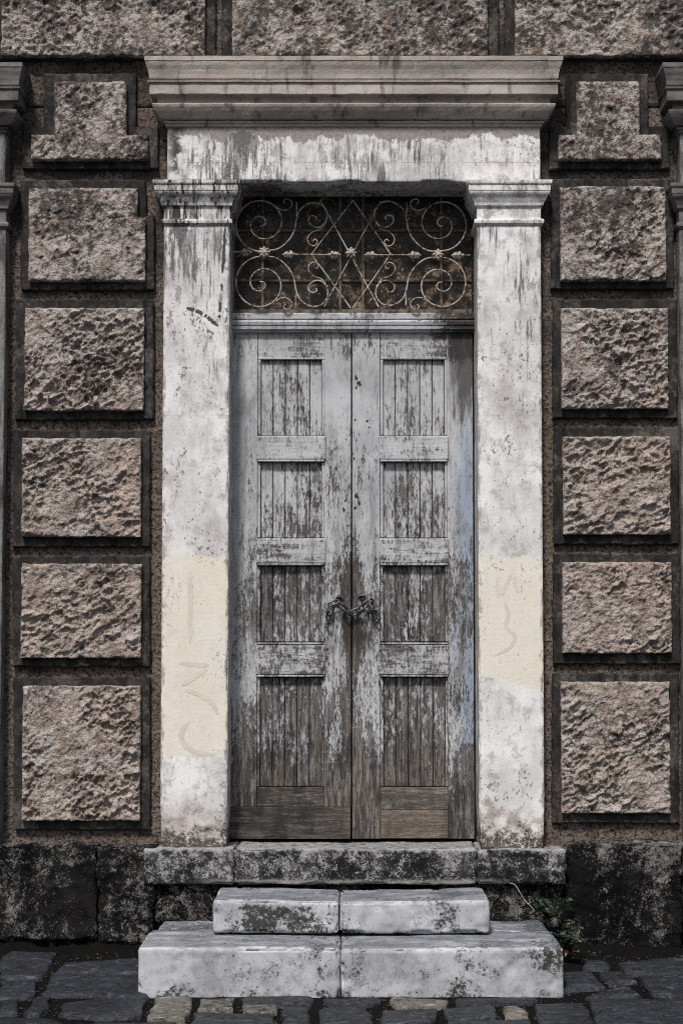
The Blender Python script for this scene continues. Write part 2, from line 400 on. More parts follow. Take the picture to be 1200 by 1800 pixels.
def plaster(name, kind):
    g = G(name, .8, .25)
    c = g.mix(g.ss(g.noise(3, 5, .6), .4, .65), (.70, .695, .69), (.52, .515, .51))
    fine = g.noise(60, 6, .72); mid = g.noise(13, 6, .68)
    c = g.mix(g.ss(mid, .50, .66, 0, .65), c, (.31, .295, .285))
    c = g.mix(g.ss(g.noise(30, 6, .75, g.vec(1, 1, .35, 6)), .54, .66, 0, .55), c, (.26, .25, .245))
    left = g.ss(g.x, .3, -.3) if kind != 'frieze' else g.ss(g.x, -.2, -.7)
    # vertical run-off streaks, most of them high up
    s1 = g.noise(62, 5, .75, g.vec(1, 1, .10)); s2 = g.noise(26, 6, .7, g.vec(1, 1, .16, 4)); cl = g.noise(6.5, 3, .5, g.vec(1, 1, .3, 7))
    st = g.add(g.mul(s1, .5), g.add(g.mul(s2, .3), g.mul(cl, .35)))
    if kind == 'shaft':
        hi = g.add(g.lin(g.z, 2.5, 3.85, -.10, .025), g.mul(left, g.lin(g.z, 3.0, 3.7, 0, .05)))
    elif kind == 'capital': hi = g.add(-.0, g.mul(left, .07))
    else: hi = g.add(g.add(.03, g.mul(g.sub(g.noise(2.2, 3, .6, g.vec(1, 1, .3, 21)), .5), .25)), g.mul(g.ss(g.math('ABSOLUTE', g.add(g.x, .52)), .28, .0), .085))
    sm = g.ss(g.add(st, hi), .615, .70)
    c = g.mix(g.mul(sm, .9), c, (.055, .052, .055))
    smg = g.ss(g.noise(5, 6, .72, g.vec(1, 1, .45, 14)), .47, .66, 0, .55)
    c = g.mix(smg, c, (.30, .285, .275))
    # flakes, pits
    pit = g.ss(g.add(g.noise(75, 3, .6, g.vec(1, 1, .6)), g.mul(g.sub(g.noise(3.2, 4, .65), .5), .75)), .68, .73)
    c = g.mix(g.mul(pit, .8), c, (.10, .09, .085))
    flake = g.ss(g.add(g.noise(10, 6, .75, g.vec(1, 1, .7, 2)), g.mul(hi, .6)), .60, .63)
    c = g.mix(g.mul(flake, .75), c, (.27, .245, .235))
    # fine horizontal hair lines of the ashlar joints
    if kind == 'shaft':
        for zz in (2.86, 3.555, 1.86):
            ln = g.mul(g.ss(g.math('ABSOLUTE', g.sub(g.z, zz)), .005, .0), .5)
            c = g.mix(g.mul(ln, g.ss(mid, .35, .6)), c, (.30, .28, .27))
        # cream overpaint over old graffiti
        wob = g.add(g.z, g.add(g.mul(g.sub(g.noise(6, 4, .6), .5), .07), g.mul(g.sub(g.noise(60, 4, .7, g.vec(1, 1, .12)), .5), .05)))
        lo = g.add(g.lin(left, 0, 1, 1.475, 1.063), g.mul(g.sub(1., left), g.mul(g.add(g.x, -.75), -.28)))
        cream = g.mul(g.ss(g.sub(wob, lo), -.004, .006), g.ss(wob, 2.12, 2.105))
        over = g.mix(g.ss(g.add(g.mul(g.noise(3, 5, .7), .6), g.mul(g.noise(40, 4, .7, g.vec(1, 1, .15)), .4)), .42, .6), (.62, .58, .48), (.655, .63, .57))
        over = g.mix(g.mul(pit, .4), over, (.35, .30, .24))
        c = g.mix(g.mul(cream, g.lin(g.noise(9, 5, .7), .3, .7, .98, .72)), c, over)
        # rising damp and grime at the foot
        damp = g.add(g.lin(g.z, .58, 1.05, .24, -.12), g.mul(g.sub(mid, .5), .8))
        c = g.mix(g.ss(damp, .02, .22, 0, .75), c, (.30, .245, .215))
        foot = g.add(g.lin(g.z, .58, .86, .30, -.22), g.mul(g.sub(g.noise(26, 6, .75), .5), 1.1))
        c = g.mix(g.ss(foot, .06, .22, 0, .92), c, (.045, .04, .037))
        c = g.mix(g.mul(g.ss(g.z, .80, .62), g.ss(g.noise(44, 4, .7, None, 1.5), .54, .62)), c, (.52, .47, .42))
    if kind == 'shaft':
        for xe in (xl0, xl1, xr0, xr1):
            dd = g.sub(g.math('ABSOLUTE', g.sub(g.x, xe)), g.mul(g.sub(g.noise(20, 6, .75, g.vec(1, 1, .5, 3)), .47), .16))
            c = g.mix(g.ss(dd, .006, -.004, 0, .6), c, (.17, .155, .145))
    if kind == 'frieze':
        bare = g.add(g.lin(g.z, 4.26, 4.44, -.26, .26), g.mul(g.sub(g.noise(9, 6, .7, g.vec(1, 1, .6)), .5), .7))
        c = g.mix(g.ss(bare, .0, .03), c, g.mix(g.ss(fine, .4, .7), (.27, .25, .235), (.17, .155, .145)))
        ln = g.mul(g.ss(g.math('ABSOLUTE', g.sub(g.z, 4.22)), .004, .0), .6)
        c = g.mix(g.mul(ln, g.ss(mid, .35, .55)), c, (.2, .19, .18))
        c = g.mix(g.mul(g.ss(g.math('ABSOLUTE', g.sub(g.x, -.93)), .09, 0.), g.ss(mid, .42, .55)), c, (.05, .047, .045))
    if kind == 'capital':
        c = g.mix(g.ss(g.noise(20, 5, .7), .46, .66, 0, .75), c, (.25, .225, .205))
        c = g.mix(g.mul(left, g.ss(g.add(g.noise(60, 3, .6, g.vec(1, 1, .12)), g.mul(g.sub(cl, .5), .3)), .55, .60)), c, (.035, .032, .03))
    c = g.mix(g.ss(fine, .55, .75, 0, .35), c, (.36, .34, .325))
    g.col(c)
    g.bump(g.sub(g.add(g.mul(fine, .5), g.mul(mid, .7)), g.add(g.mul(flake, .5), g.mul(pit, .6))), .004, .8); return g.m

def door_mat(name, bias, horiz=False, bare=0.):
    g = G(name, .7, .3)
    gv = g.voff(g.vec(.08, 1, 1) if horiz else g.vec(1, 1, .08))
    grain = g.noise(95, 5, .65, gv, .2); grain2 = g.noise(34, 6, .7, g.voff(g.vec(.14, 1, 1) if horiz else g.vec(1, 1, .14), 23))
    zz = g.z
    wood = g.mix(g.ss(grain, .35, .68), (.026, .023, .021), (.135, .118, .104))
    brown = g.mix(g.ss(grain, .35, .68), (.034, .029, .025), (.175, .153, .134))
    wood = g.mix(g.ss(g.add(g.mul(g.sub(g.noise(5, 4, .6), .5), 1.6), g.lin(zz, 1.5, .9, .05, .75)), .2, .7), wood, brown)
    wood = g.mix(g.ss(g.noise(7, 5, .65, g.vec(1, 1, .35, 6)), .47, .62, 0, .9), wood, (.018, .016, .015))
    wood = g.mix(g.ss(g.add(g.mul(g.noise(48, 4, .7, gv), .6), g.mul(g.noise(6, 5, .7, g.vec(1, 1, .5, 2)), .4)), .50, .60, 0, .55), wood, (.25, .245, .245))
    # paint, bluer on the stile against the jamb
    paint = g.mix(g.ss(g.noise(3.5, 4, .6), .4, .65), (.43, .44, .455), (.33, .338, .352))
    blue = g.mul(g.ss(g.add(g.x, g.mul(g.sub(g.noise(5, 4, .6), .5), .2)), .54, .62), g.ss(g.z, 3.1, 2.6))
    paint = g.mix(g.mul(blue, .85), paint, (.24, .295, .385))
    paint = g.mix(g.ss(g.noise(8, 6, .7, g.vec(1, 1, .5, 8)), .52, .74, 0, .75), paint, (.16, .158, .16))
    paint = g.mix(g.ss(g.noise(22, 5, .7, g.vec(1, 1, .12, 9)), .50, .68, 0, .6), paint, (.14, .135, .135))
    # how far the paint has gone
    pl = g.add(g.mul(g.noise(78, 6, .8, g.vec(1, 1, .34, 1)), .52), g.add(g.mul(grain2, .36), g.mul(g.noise(4.2, 4, .6, g.vec(1, 1, .6, 3)), .30)))
    hgt = g.add(g.lin(zz, 3.0, 1.85, -.062, .035), g.add(g.lin(zz, 1.15, .85, 0., .11), bias))
    topd = g.mul(g.ss(zz, 3.14, 3.24), g.add(.06, g.mul(g.ss(g.x, .3, .55), .10)))
    meet = g.mul(g.ss(g.math('ABSOLUTE', g.x), .085, .0), g.mul(g.ss(zz, 2.55, 2.1), .085))
    amt = g.add(g.add(pl, hgt), g.add(topd, meet))
    peel = g.ss(amt, .61, .665)
    thin = g.ss(amt, .555, .62)
    paint = g.mix(g.mul(thin, .55), paint, (.13, .125, .125))
    c = g.mix(g.mul(peel, .96), paint, wood)
    # cracks and specks through the sound paint
    cr = g.ss(g.add(g.noise(130, 4, .7, g.vec(.2, 1, 1) if horiz else g.vec(1, 1, .2)), g.mul(hgt, .5)), .62, .67)
    c = g.mix(g.mul(cr, .8), c, (.05, .045, .043))
    if bare: c = g.mix(bare, c, g.mix(g.ss(g.x, .1, -.1), g.mix(.45, wood, (.21, .165, .13)), g.mix(.55, wood, (.03, .026, .024))))
    # darker below the transom at the hinge side and round the chain
    dk = g.mul(g.ss(g.add(g.x, g.mul(g.sub(grain2, .5), .18)), .50, .58), g.ss(g.add(g.z, g.mul(g.sub(grain2, .5), 1.1)), 2.72, 3.05))
    c = g.mix(g.mul(dk, .85), c, (.03, .027, .026))
    ch = g.mul(g.ss(g.math('ABSOLUTE', g.add(g.x, -.005)), .15, .03), g.mul(g.ss(g.z, 1.50, 1.70), g.ss(g.z, 1.86, 1.76)))
    c = g.mix(g.mul(ch, g.ss(grain2, .36, .56)), c, (.035, .028, .024))
    g.col(c); g.rough(g.lin(peel, 0, 1, .55, .9))
    g.bump(g.sub(g.add(g.mul(grain, .5), g.mul(grain2, .6)), g.add(g.mul(peel, .55), g.mul(cr, .5))), .004, .9); return g.m
def m_plinth():
    g = G('plinth_stone', .9, .05)
    n = g.noise(95, 5, .8, None, 1.5); b = g.noise(4, 5, .65); m = g.noise(24, 5, .7, None, .8)
    c = g.mix(g.ss(b, .4, .7), (.006, .006, .0065), (.020, .019, .0185))
    run = g.noise(7, 4, .6, g.vec(1, 1, .18, 5))
    lic = g.add(g.mul(n, .62), g.add(g.mul(m, .28), g.mul(g.sub(g.noise(2.4, 4, .65, g.vec(1, 1, 1, 3)), g.mul(run, .8)), .3)))
    lic = g.add(lic, g.lin(g.z, .45, .62, 0, .035))
    c = g.mix(g.ss(lic, .492, .545, 0, .8), c, g.mix(g.ss(m, .4, .6), (.11, .105, .10), (.31, .295, .285)))
    g.col(c); g.bump(g.add(n, g.mul(m, 1.2)), .012, 1.); return g.m
def m_threshold():
    g = G('threshold_stone', .85, .1)
    n = g.noise(100, 5, .8, None, 1.2); m = g.noise(22, 5, .7); b = g.noise(3.2, 4, .6)
    c = g.mix(g.ss(b, .4, .65), (.012, .012, .013), (.035, .035, .037))
    lic = g.add(g.mul(n, .6), g.add(g.mul(m, .3), g.mul(b, .25)))
    c = g.mix(g.ss(lic, .57, .63, 0, .9), c, g.mix(g.ss(m, .4, .6), (.17, .168, .17), (.40, .395, .40)))
    worn = g.ss(g.add(g.z, g.mul(g.sub(m, .5), .09)), .568, .592)
    c = g.mix(g.mul(worn, .8), c, g.mix(g.ss(n, .42, .6), (.46, .455, .455), (.16, .16, .165)))
    lowr = g.mul(g.ss(g.add(g.z, g.mul(g.sub(m, .5), .06)), .44, .42), g.ss(g.math('ABSOLUTE', g.x), .85, .6))
    c = g.mix(g.mul(lowr, .6), c, (.42, .41, .40))
    g.col(c); g.bump(g.add(n, m), .007, 1.); return g.m
def m_marble(name='worn_marble', dark=0.):
    g = G(name, .5, .3)
    b = g.noise(3.5, 5, .65); m = g.noise(14, 6, .72); n = g.noise(60, 6, .8)
    c = g.mix(g.ss(b, .38, .66), (.42, .43, .45), (.29, .30, .32))
    c = g.mix(g.ss(g.add(g.mul(m, .6), g.mul(b, .4)), .45, .66, 0, .6), c, (.20, .205, .22))
    vein = g.ss(g.math('ABSOLUTE', g.sub(g.noise(2.6, 5, .65, None, 1.8), .5)), .010, .0, 0, .5)
    c = g.mix(vein, c, (.16, .16, .17))
    patch = g.mul(g.mul(g.ss(g.math('ABSOLUTE', g.add(g.x, .40)), .30, .10), g.ss(g.z, .235, .27)), g.mul(g.ss(g.z, .385, .355), .11))
    patch = g.add(patch, g.mul(g.mul(g.ss(g.x, .80, .93), g.ss(g.z, .07, .14)), .085))
    patch = g.add(patch, g.mul(g.mul(g.ss(g.math('ABSOLUTE', g.add(g.x, .43)), .22, .04), g.ss(g.z, .215, .19)), .045))
    patch = g.add(patch, g.mul(g.ss(g.math('ABSOLUTE', g.sub(g.x, .48)), .12, .02), g.mul(g.ss(g.z, .245, .26), .06)))
    low = g.noise(5.2, 4, .6, g.vec(1, 1, 1, 12))
    soft = g.add(g.add(g.mul(n, .3), g.mul(low, .6)), g.add(g.mul(m, .2), g.add(patch, dark)))
    c = g.mix(g.ss(soft, .60, .78, 0, .75), c, (.10, .10, .104))
    foot = g.mul(g.math('MAXIMUM', g.ss(g.z, .06, .0), g.mul(g.ss(g.z, .262, .236), g.ss(g.z, .226, .232))), .05)
    crisp = g.add(g.add(g.mul(n, .56), g.mul(m, .30)), g.add(g.mul(low, .46), g.add(foot, g.mul(g.add(patch, dark), 1.1))))
    c = g.mix(g.ss(crisp, .735, .775, 0, .95), c, (.028, .026, .025))
    c = g.mix(g.ss(g.add(g.noise(130, 3, .6, g.vec(.7, 1, 1)), g.mul(g.sub(b, .5), .3)), .655, .70, 0, .85), c, (.05, .047, .046))
    nz = g.t.nodes.new('ShaderNodeSeparateXYZ'); gn = g.t.nodes.new('ShaderNodeNewGeometry'); g.t.links.new(gn.outputs['True Normal'], nz.inputs[0])
    tread = g.ss(nz.outputs[2], .7, .95)              # treads painted darker, as fronts catch more light, plus dirt; noses stay pale
    c = g.mix(g.mul(tread, g.ss(g.noise(9, 6, .75, g.vec(.4, 1.4, 1)), .34, .62, .3, .9)), c, g.mix(g.ss(n, .4, .6), (.13, .145, .175), (.055, .06, .072)))
    g.col(c); g.rough(g.lin(m, .3, .7, .42, .75)); g.bump(g.sub(g.mul(m, 1.), g.add(g.mul(g.ss(crisp, .72, .78), .5), g.mul(n, .15))), .003, .7); return g.m
def m_paving(name, cols, stain=.6):
    g = G(name, .55, .28)
    v = g.voff(g.vec())
    b = g.noise(5, 5, .65, v, .6); m = g.noise(22, 6, .7, v); n = g.noise(90, 4, .7)
    c = g.mix(g.rnd, cols[0], cols[1])
    c = g.mix(g.ss(b, .45, .65), c, cols[2])
    c = g.mix(g.ss(g.add(g.mul(m, .6), g.mul(n, .4)), .50, .60, 0, .6), c, tuple(min(1, q * 1.9) for q in cols[2]))  # paler mottling, highlights of the stones painted into their colour
    c = g.mix(g.ss(g.add(m, g.mul(g.sub(b, .5), .6)), .50, .60, 0, stain), c, (.009, .009, .010))
    c = g.mix(g.ss(g.noise(26, 5, .75, g.vec(.45, 1.3, 1, 14), 1.2), .55, .64, 0, .65), c, tuple(min(1, q * 3.6) for q in cols[2]))  # pale streaks, sheen painted into the colour
    c = g.mix(g.ss(g.noise(34, 4, .7, g.vec(.6, 1, 1, 24), 1.), .55, .62, 0, .7), c, (.006, .006, .007))
    c = g.mix(g.ss(g.noise(11, 6, .75, g.vec(.5, 1.6, 1, 4), 1.5), .57, .67, 0, .65), c, tuple(min(1, q * 4.5) for q in cols[2]))  # brighter long streaks, more highlight put into the colour
    g.col(c); g.rough(g.lin(m, .35, .65, .3, .7)); g.bump(g.add(g.mul(b, 2.2), g.add(g.mul(m, 1.6), g.mul(n, .5))), .009, 1.); return g.m
def m_ground():
    g = G('street_ground', .9, .08)
    n = g.noise(60, 5, .75)
    c = g.mix(g.ss(n, .45, .7), (.003, .003, .003), (.011, .0107, .0105))
    cell = g.vor(3.4, g.vec(1, .8, 0), 'DISTANCE_TO_EDGE'); cc = g.vor(3.4, g.vec(1, .8, 0), 'F1', 'Color')
    sep = g.t.nodes.new('ShaderNodeSeparateColor'); g.t.links.new(cc, sep.inputs[0])
    far = g.math('MAXIMUM', g.ss(g.y, -3.45, -3.5), g.ss(g.math('ABSOLUTE', g.x), 3.65, 3.7))
    stone = g.mix(sep.outputs[0], (.05, .056, .068), (.10, .108, .125))
    stone = g.mix(g.ss(g.noise(8, 5, .7), .5, .7, 0, .6), stone, (.02, .02, .022))
    c = g.mix(g.mul(far, g.ss(cell, .04, .07)), c, stone)
    g.col(c); g.bump(g.add(n, g.mul(g.mul(far, g.ss(cell, .03, .08)), 2.)), .008, 1.); return g.m
def m_iron(name, paint, rust, thr=.5, rough=.7, metal=0.):
    g = G(name, rough, .35)
    n = g.noise(60, 5, .7); b = g.noise(12, 4, .6)
    c = g.mix(g.ss(g.add(g.mul(n, .6), g.mul(b, .4)), thr - .05, thr + .06), paint, rust)
    c = g.mix(g.ss(g.noise(140, 3, .6), .55, .7, 0, .6), c, tuple(q * .5 for q in rust))
    g.col(c); g.bump(n, .002, .8); g.b.inputs['Metallic'].default_value = metal; return g.m
def m_glass():
    g = G('dirty_glass', .3, .5)
    v = g.voff(g.vec())
    b = g.noise(9, 6, .75, v); m = g.noise(36, 6, .75); d = g.noise(20, 5, .7, g.vec(1, 1, .3))
    c = g.mix(g.ss(b, .4, .7), (.010, .009, .008), (.028, .023, .018))
    c = g.mix(g.ss(g.add(g.mul(b, .6), g.mul(m, .5)), .575, .66, 0, .85), c, (.22, .16, .11))
    c = g.mix(g.ss(g.add(g.mul(d, .7), g.mul(b, .35)), .61, .68, 0, .6), c, (.24, .20, .165))
    c = g.mix(g.ss(m, .60, .66), c, (.34, .28, .22))
    dirt = g.ss(g.add(g.mul(b, .6), g.mul(m, .5)), .5, .62)
    g.col(c); g.rough(g.lin(dirt, 0, 1, .25, .9)); g.b.inputs['Specular IOR Level'].default_value = .25
    g.bump(m, .002, .6); return g.m
def m_flat(name, c, rough=.9, var=.3, sc=20.):
    g = G(name, rough, .08); n = g.noise(sc, 5, .65)
    g.col(g.mix(g.ss(n, .35, .7), c, tuple(q * (1 - var) for q in c))); g.bump(g.noise(sc * 4, 4, .7), .002, .6); return g.m
def m_leaf(name, a, b):
    g = G(name, .5, .4); g.col(g.mix(g.ss(g.noise(25, 3, .6), .35, .65), a, b)); return g.m

M_STONE, M_MARGIN, M_WALL, M_CORNICE = m_rough_stone(), m_margin(), m_wall(), m_cornice()
xl0, xl1, xr0, xr1 = UX(285, 900, -.10), UX(402, 900, -.10), UX(840, 900, -.10), UX(953, 900, -.10)   # pilaster edges
M_SHAFT, M_CAP, M_FRIEZE = plaster('shaft_plaster', 'shaft'), plaster('capital_plaster', 'capital'), plaster('frieze_plaster', 'frieze')
M_STILE, M_RAIL, M_PLANK = door_mat('door_stile_paint', -.012), door_mat('door_rail_paint', -.01, True), door_mat('door_plank_paint', .03)
M_BARE = door_mat('bare_door_board', .1, True, .88)
M_LOWRAIL = door_mat('worn_bottom_rail', .10, True, .35)
M_PLINTH, M_THRESH, M_MARBLE, M_MARBLE_D = m_plinth(), m_threshold(), m_marble(), m_marble('rough_back_marble', .05)
M_PAVE = m_paving('slate_paving', ((.008, .0092, .0115), (.026, .030, .037), (.022, .026, .0335)), .85)
M_PAVE_B = m_paving('buff_paving', ((.135, .122, .103), (.10, .092, .08), (.10, .093, .083)), .7)
M_GROUND = m_ground()
M_IRON = m_iron('painted_iron', (.40, .36, .31), (.085, .055, .038), .51)
M_CHAIN = m_iron('dark_chain_iron', (.11, .11, .115), (.03, .025, .022), .52, .4, .7)
M_STAPLE = m_iron('worn_staple_iron', (.20, .19, .185), (.05, .035, .028), .5, .5, .4)
M_GLASS = m_glass()
M_SASH = m_flat('weathered_sash', (.16, .13, .105), .85, .6, 30)
M_SOIL = m_flat('wet_soil', (.0045, .0042, .004), .95, .5, 30)
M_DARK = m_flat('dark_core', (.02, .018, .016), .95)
M_GHOST = m_flat('ghost_paint', (.575, .545, .465), .85, .12, 12)
M_TAR = m_flat('tar_mark', (.10, .095, .093), .8, .75, 90)
M_CHIP = m_flat('exposed_slate_coat', (.075, .08, .09), .85, .4, 40)

# ------------------------------------------------------------------ ground and paving
YP, YW, YM, YF = -.10, 0.0, -.032, -.072               # pilaster front, wall ground, block margin, rough face
YD = .12                                               # door face
def smooth(a, b, t):
    t = np.clip((t - a) / (b - a), 0, 1); return t * t * (3 - 2 * t)
gy = np.concatenate([[-40, -20, -10, -6, -4], np.linspace(-3.4, .3, 70), [2, 8]])
gx = np.concatenate([[-40, -20, -10, -6], np.linspace(-3.8, 3.8, 110), [6, 10, 20, 40]])
GX, GY = np.meshgrid(gx, gy, indexing='ij')
P = np.stack([GX.ravel(), GY.ravel(), 0 * GX.ravel()], 1)
near = (np.abs(P[:, 0]) < 3.7) & (P[:, 1] > -3.4)
P[:, 2] = .09 * smooth(-.95, -.15, P[:, 1]) - .012 + np.where(near, .012 * (fbm(P * 9, 3, 3) - .5), 0)
I = np.arange(len(P)).reshape(len(gx), len(gy))
Q = np.stack([I[:-1, :-1].ravel(), I[1:, :-1].ravel(), I[1:, 1:].ravel(), I[:-1, 1:].ravel()], 1)
pavement = link('pavement', fast_mesh('pavement', P, Q), M_GROUND)
tag(pavement, 'dark street paving of irregular stone slabs with wide soil joints', 'paving', kind='structure')

def paving_stone(poly, mat, seed, h=.012):
    """irregular slab from an outline of ground points"""
    r = random.Random(seed); pts = []; n0 = len(poly)
    for k in range(n0):
        p, q = np.array(poly[k]), np.array(poly[(k + 1) % n0]); n = max(2, int(np.linalg.norm(q - p) / .06))
        for j in range(n):
            w = p + (q - p) * j / n; a = .006 if j == 0 else .011
            pts.append((w[0] + r.uniform(-a, a), w[1] + r.uniform(-a, a)))
    ar = sum(pts[k - 1][0] * pts[k][1] - pts[k][0] * pts[k - 1][1] for k in range(len(pts)))
    if ar < 0: pts.reverse()
    c = np.mean(pts, 0); n = len(pts); tx, ty = r.uniform(-.02, .02), r.uniform(-.012, .012)
    def ring(s, dz):
        out = []
        for x, y in pts:
            d = np.array((x, y)) - c; L = np.linalg.norm(d); q = c + d * max(.2, 1 - s / max(L, .02))
            out.append((q[0] - c[0], q[1] - c[1], hground(q[1]) + dz + tx * (q[0] - c[0]) + ty * (q[1] - c[1])))
        return out
    def inner(f):
        out = []
        for x, y in pts:
            q = c + (np.array((x, y)) - c) * f; nz_ = vnoise(np.array([[q[0] * 9, q[1] * 9, seed * .7]]), 3)[0] - .5
            out.append((q[0] - c[0], q[1] - c[1], hground(q[1]) + h + .011 * nz_ + tx * (q[0] - c[0]) + ty * (q[1] - c[1])))
        return out
    V = ring(0, -.03) + ring(0, h * .3) + ring(.010, h * .75) + inner(.84) + inner(.62) + inner(.32) + [(0, 0, hground(c[1]) + h)]
    F = []
    for k in range(5):
        for j in range(n): F.append((k * n + j, k * n + (j + 1) % n, (k + 1) * n + (j + 1) % n, (k + 1) * n + j))
    F += [(5 * n + j, 5 * n + (j + 1) % n, 6 * n) for j in range(n)]
    return link('paving_stone', mesh('paving_stone', V, F), mat, pavement, (c[0], c[1], 0))
PX = [  # outlines read off the photograph, buff flag
    ([(0, 1683), (20, 1669), (100, 1672), (88, 1694), (70, 1717), (0, 1714)], 0), ([(-90, 1690), (-8, 1680), (-8, 1716), (-100, 1720)], 0),
    ([(112, 1690), (215, 1683), (243, 1682), (243, 1706), (97, 1706)], 0), ([(92, 1710), (243, 1710), (262, 1750), (74, 1745)], 0),
    ([(112, 1760), (175, 1752), (257, 1757), (245, 1784), (185, 1788), (103, 1779)], 0), ([(66, 1749), (88, 1751), (84, 1770), (66, 1783), (42, 1779)], 0),
    ([(276, 1749), (338, 1750), (338, 1767), (324, 1791), (259, 1790)], 1), ([(353, 1753), (413, 1752), (412, 1772), (349, 1771)], 1),
    ([(341, 1779), (484, 1778), (484, 1830), (333, 1830)], 0), ([(140, 1830), (168, 1793), (310, 1795), (316, 1830)], 0),
    ([(0, 1721), (62, 1721), (64, 1744), (40, 1750), (0, 1752)], 0), ([(0, 1786), (86, 1788), (120, 1800), (100, 1840), (0, 1840)], 0),
    ([(-70, 1726), (-8, 1724), (-8, 1760), (-70, 1765)], 0), ([(0, 1757), (35, 1757), (32, 1779), (0, 1780)], 0), ([(-100, 1770), (-8, 1766), (-8, 1836), (-120, 1836)], 0),
    ([(424, 1750), (550, 1751), (550, 1760), (543, 1764), (426, 1763)], 0), ([(426, 1766), (490, 1766), (489, 1775), (426, 1775)], 1),
    ([(501, 1769), (540, 1769), (543, 1778), (543, 1826), (502, 1826), (496, 1783)], 0), ([(568, 1755), (666, 1752), (668, 1761), (624, 1766), (568, 1764)], 0),
    ([(568, 1770), (641, 1770), (655, 1783), (660, 1828), (560, 1828), (561, 1774)], 0), ([(685, 1752), (788, 1755), (785, 1765), (705, 1769), (690, 1764)], 1),
    ([(673, 1774), (766, 1772), (769, 1785), (750, 1798), (669, 1796)], 0), ([(785, 1792), (930, 1790), (936, 1830), (778, 1830)], 0),
    ([(673, 1803), (765, 1803), (768, 1834), (670, 1834)], 0), ([(778, 1771), (868, 1766), (872, 1785), (790, 1788)], 0),
    ([(800, 1754), (941, 1752), (944, 1758), (850, 1763), (802, 1762)], 0), ([(880, 1769), (909, 1767), (927, 1776), (925, 1786), (885, 1784)], 1),
    ([(940, 1763), (1020, 1760), (1038, 1781), (1050, 1830), (948, 1830)], 0), ([(1034, 1756), (1215, 1754), (1218, 1838), (1064, 1838)], 0),
    ([(1085, 1689), (1215, 1679), (1215, 1707), (1100, 1708)], 0), ([(1050, 1705), (1093, 1705), (1118, 1723), (1074, 1727)], 0),
    ([(992, 1704), (1040, 1703), (1064, 1732), (988, 1740)], 0), ([(1030, 1750), (1070, 1737), (1100, 1732), (1126, 1748)], 0),
    ([(1120, 1713), (1215, 1712), (1215, 1747), (1148, 1746)], 0), ([(1027, 1686), (1070, 1690), (1068, 1697), (1024, 1697)], 0),
    ([(1222, 1682), (1330, 1682), (1335, 1716), (1222, 1716)], 0), ([(1223, 1722), (1330, 1722), (1330, 1760), (1223, 1762)], 0), ([(1226, 1768), (1340, 1768), (1340, 1836), (1228, 1836)], 0)]
for k, (pl, buff) in enumerate(PX):
    paving_stone([UG(x, y, .012)[:2] for x, y in pl], M_PAVE_B if buff else M_PAVE, k)
# courses that go on beyond the photograph's edges
r = random.Random(5); y = -2.02
while y > -3.3:
    d = r.uniform(.2, .34); x = -3.6 + r.uniform(0, .2)
    while x < 3.5:
        w = r.uniform(.22, .55); paving_stone([(x, y), (x + w - .035, y), (x + w - .035, y - d + .035), (x, y - d + .035)], M_PAVE, int(x * 100 + y * 1000)); x += w
    y -= d
for sgn in (-1, 1):
    y = -.28
    while y > -1.95:
        d = r.uniform(.25, .38); x = 2.12 + .0 + (-.28 - y) * -.0
        edge = 2.46 if sgn < 0 else 2.26 if y > -1.0 else 2.12
        x = edge
        while x < 3.5:
            w = r.uniform(.25, .5); paving_stone([(sgn * x, y), (sgn * (x + w - .035), y), (sgn * (x + w - .035), y - d + .035), (sgn * x, y - d + .035)], M_PAVE, int(x * 100 + y * 1000 + sgn)); x += w
        y -= d

# soil washed up against the foot of the wall
gx = np.linspace(-3.5, 3.5, 420); gy = np.linspace(-.46, -.09, 26)
GX, GY = np.meshgrid(gx, gy, indexing='ij'); P = np.stack([GX.ravel(), GY.ravel(), 0 * GX.ravel()], 1)
f = smooth(-.40, -.16, P[:, 1])
P[:, 2] = .09 * smooth(-.95, -.15, P[:, 1]) - .022 + f * .045 * fbm(P * 7, 21, 4) + .035 * f * fbm(P * 30, 5, 3) - .015 * f
I = np.arange(len(P)).reshape(len(gx), len(gy))
Q = np.stack([I[:-1, :-1].ravel(), I[1:, :-1].ravel(), I[1:, 1:].ravel(), I[:-1, 1:].ravel()], 1)
tag(link('soil', fast_mesh('soil', P, Q), M_SOIL), 'dark damp soil and grit washed along the foot of the plinth', 'soil', kind='stuff')

rg = np.random.default_rng(4); V, F = [], []
OC = np.array([(1, 0, 0), (-1, 0, 0), (0, 1, 0), (0, -1, 0), (0, 0, 1), (0, 0, -1)], float); OF = [(0, 2, 4), (2, 1, 4), (1, 3, 4), (3, 0, 4), (2, 0, 5), (1, 2, 5), (3, 1, 5), (0, 3, 5)]
for k in range(5200):
    x, y = rg.uniform(-2.9, 2.9), -.2 - 1.9 * rg.random() ** 1.1
    if abs(x) < 1.0 and y > -.86: continue
    q = rg.uniform(.003, .008) * (1.8 if rg.random() < .06 else 1); z = hground(y) - .010
    W = OC * rg.uniform(.6, 1.3, (6, 1)) * q * np.array([1, 1, .7]) + np.array([x, y, z + q * .3]); b = len(V)
    V += list(W); F += [(a + b, c_ + b, d + b) for a, c_, d in OF]
M_GRIT = m_flat('street_grit', (.06, .058, .055), .9, .7, 15)
tag(link('grit', mesh('grit', V, F, False), M_GRIT), 'loose grit and pebbles lodged in the dark paving joints', 'grit', kind='stuff')

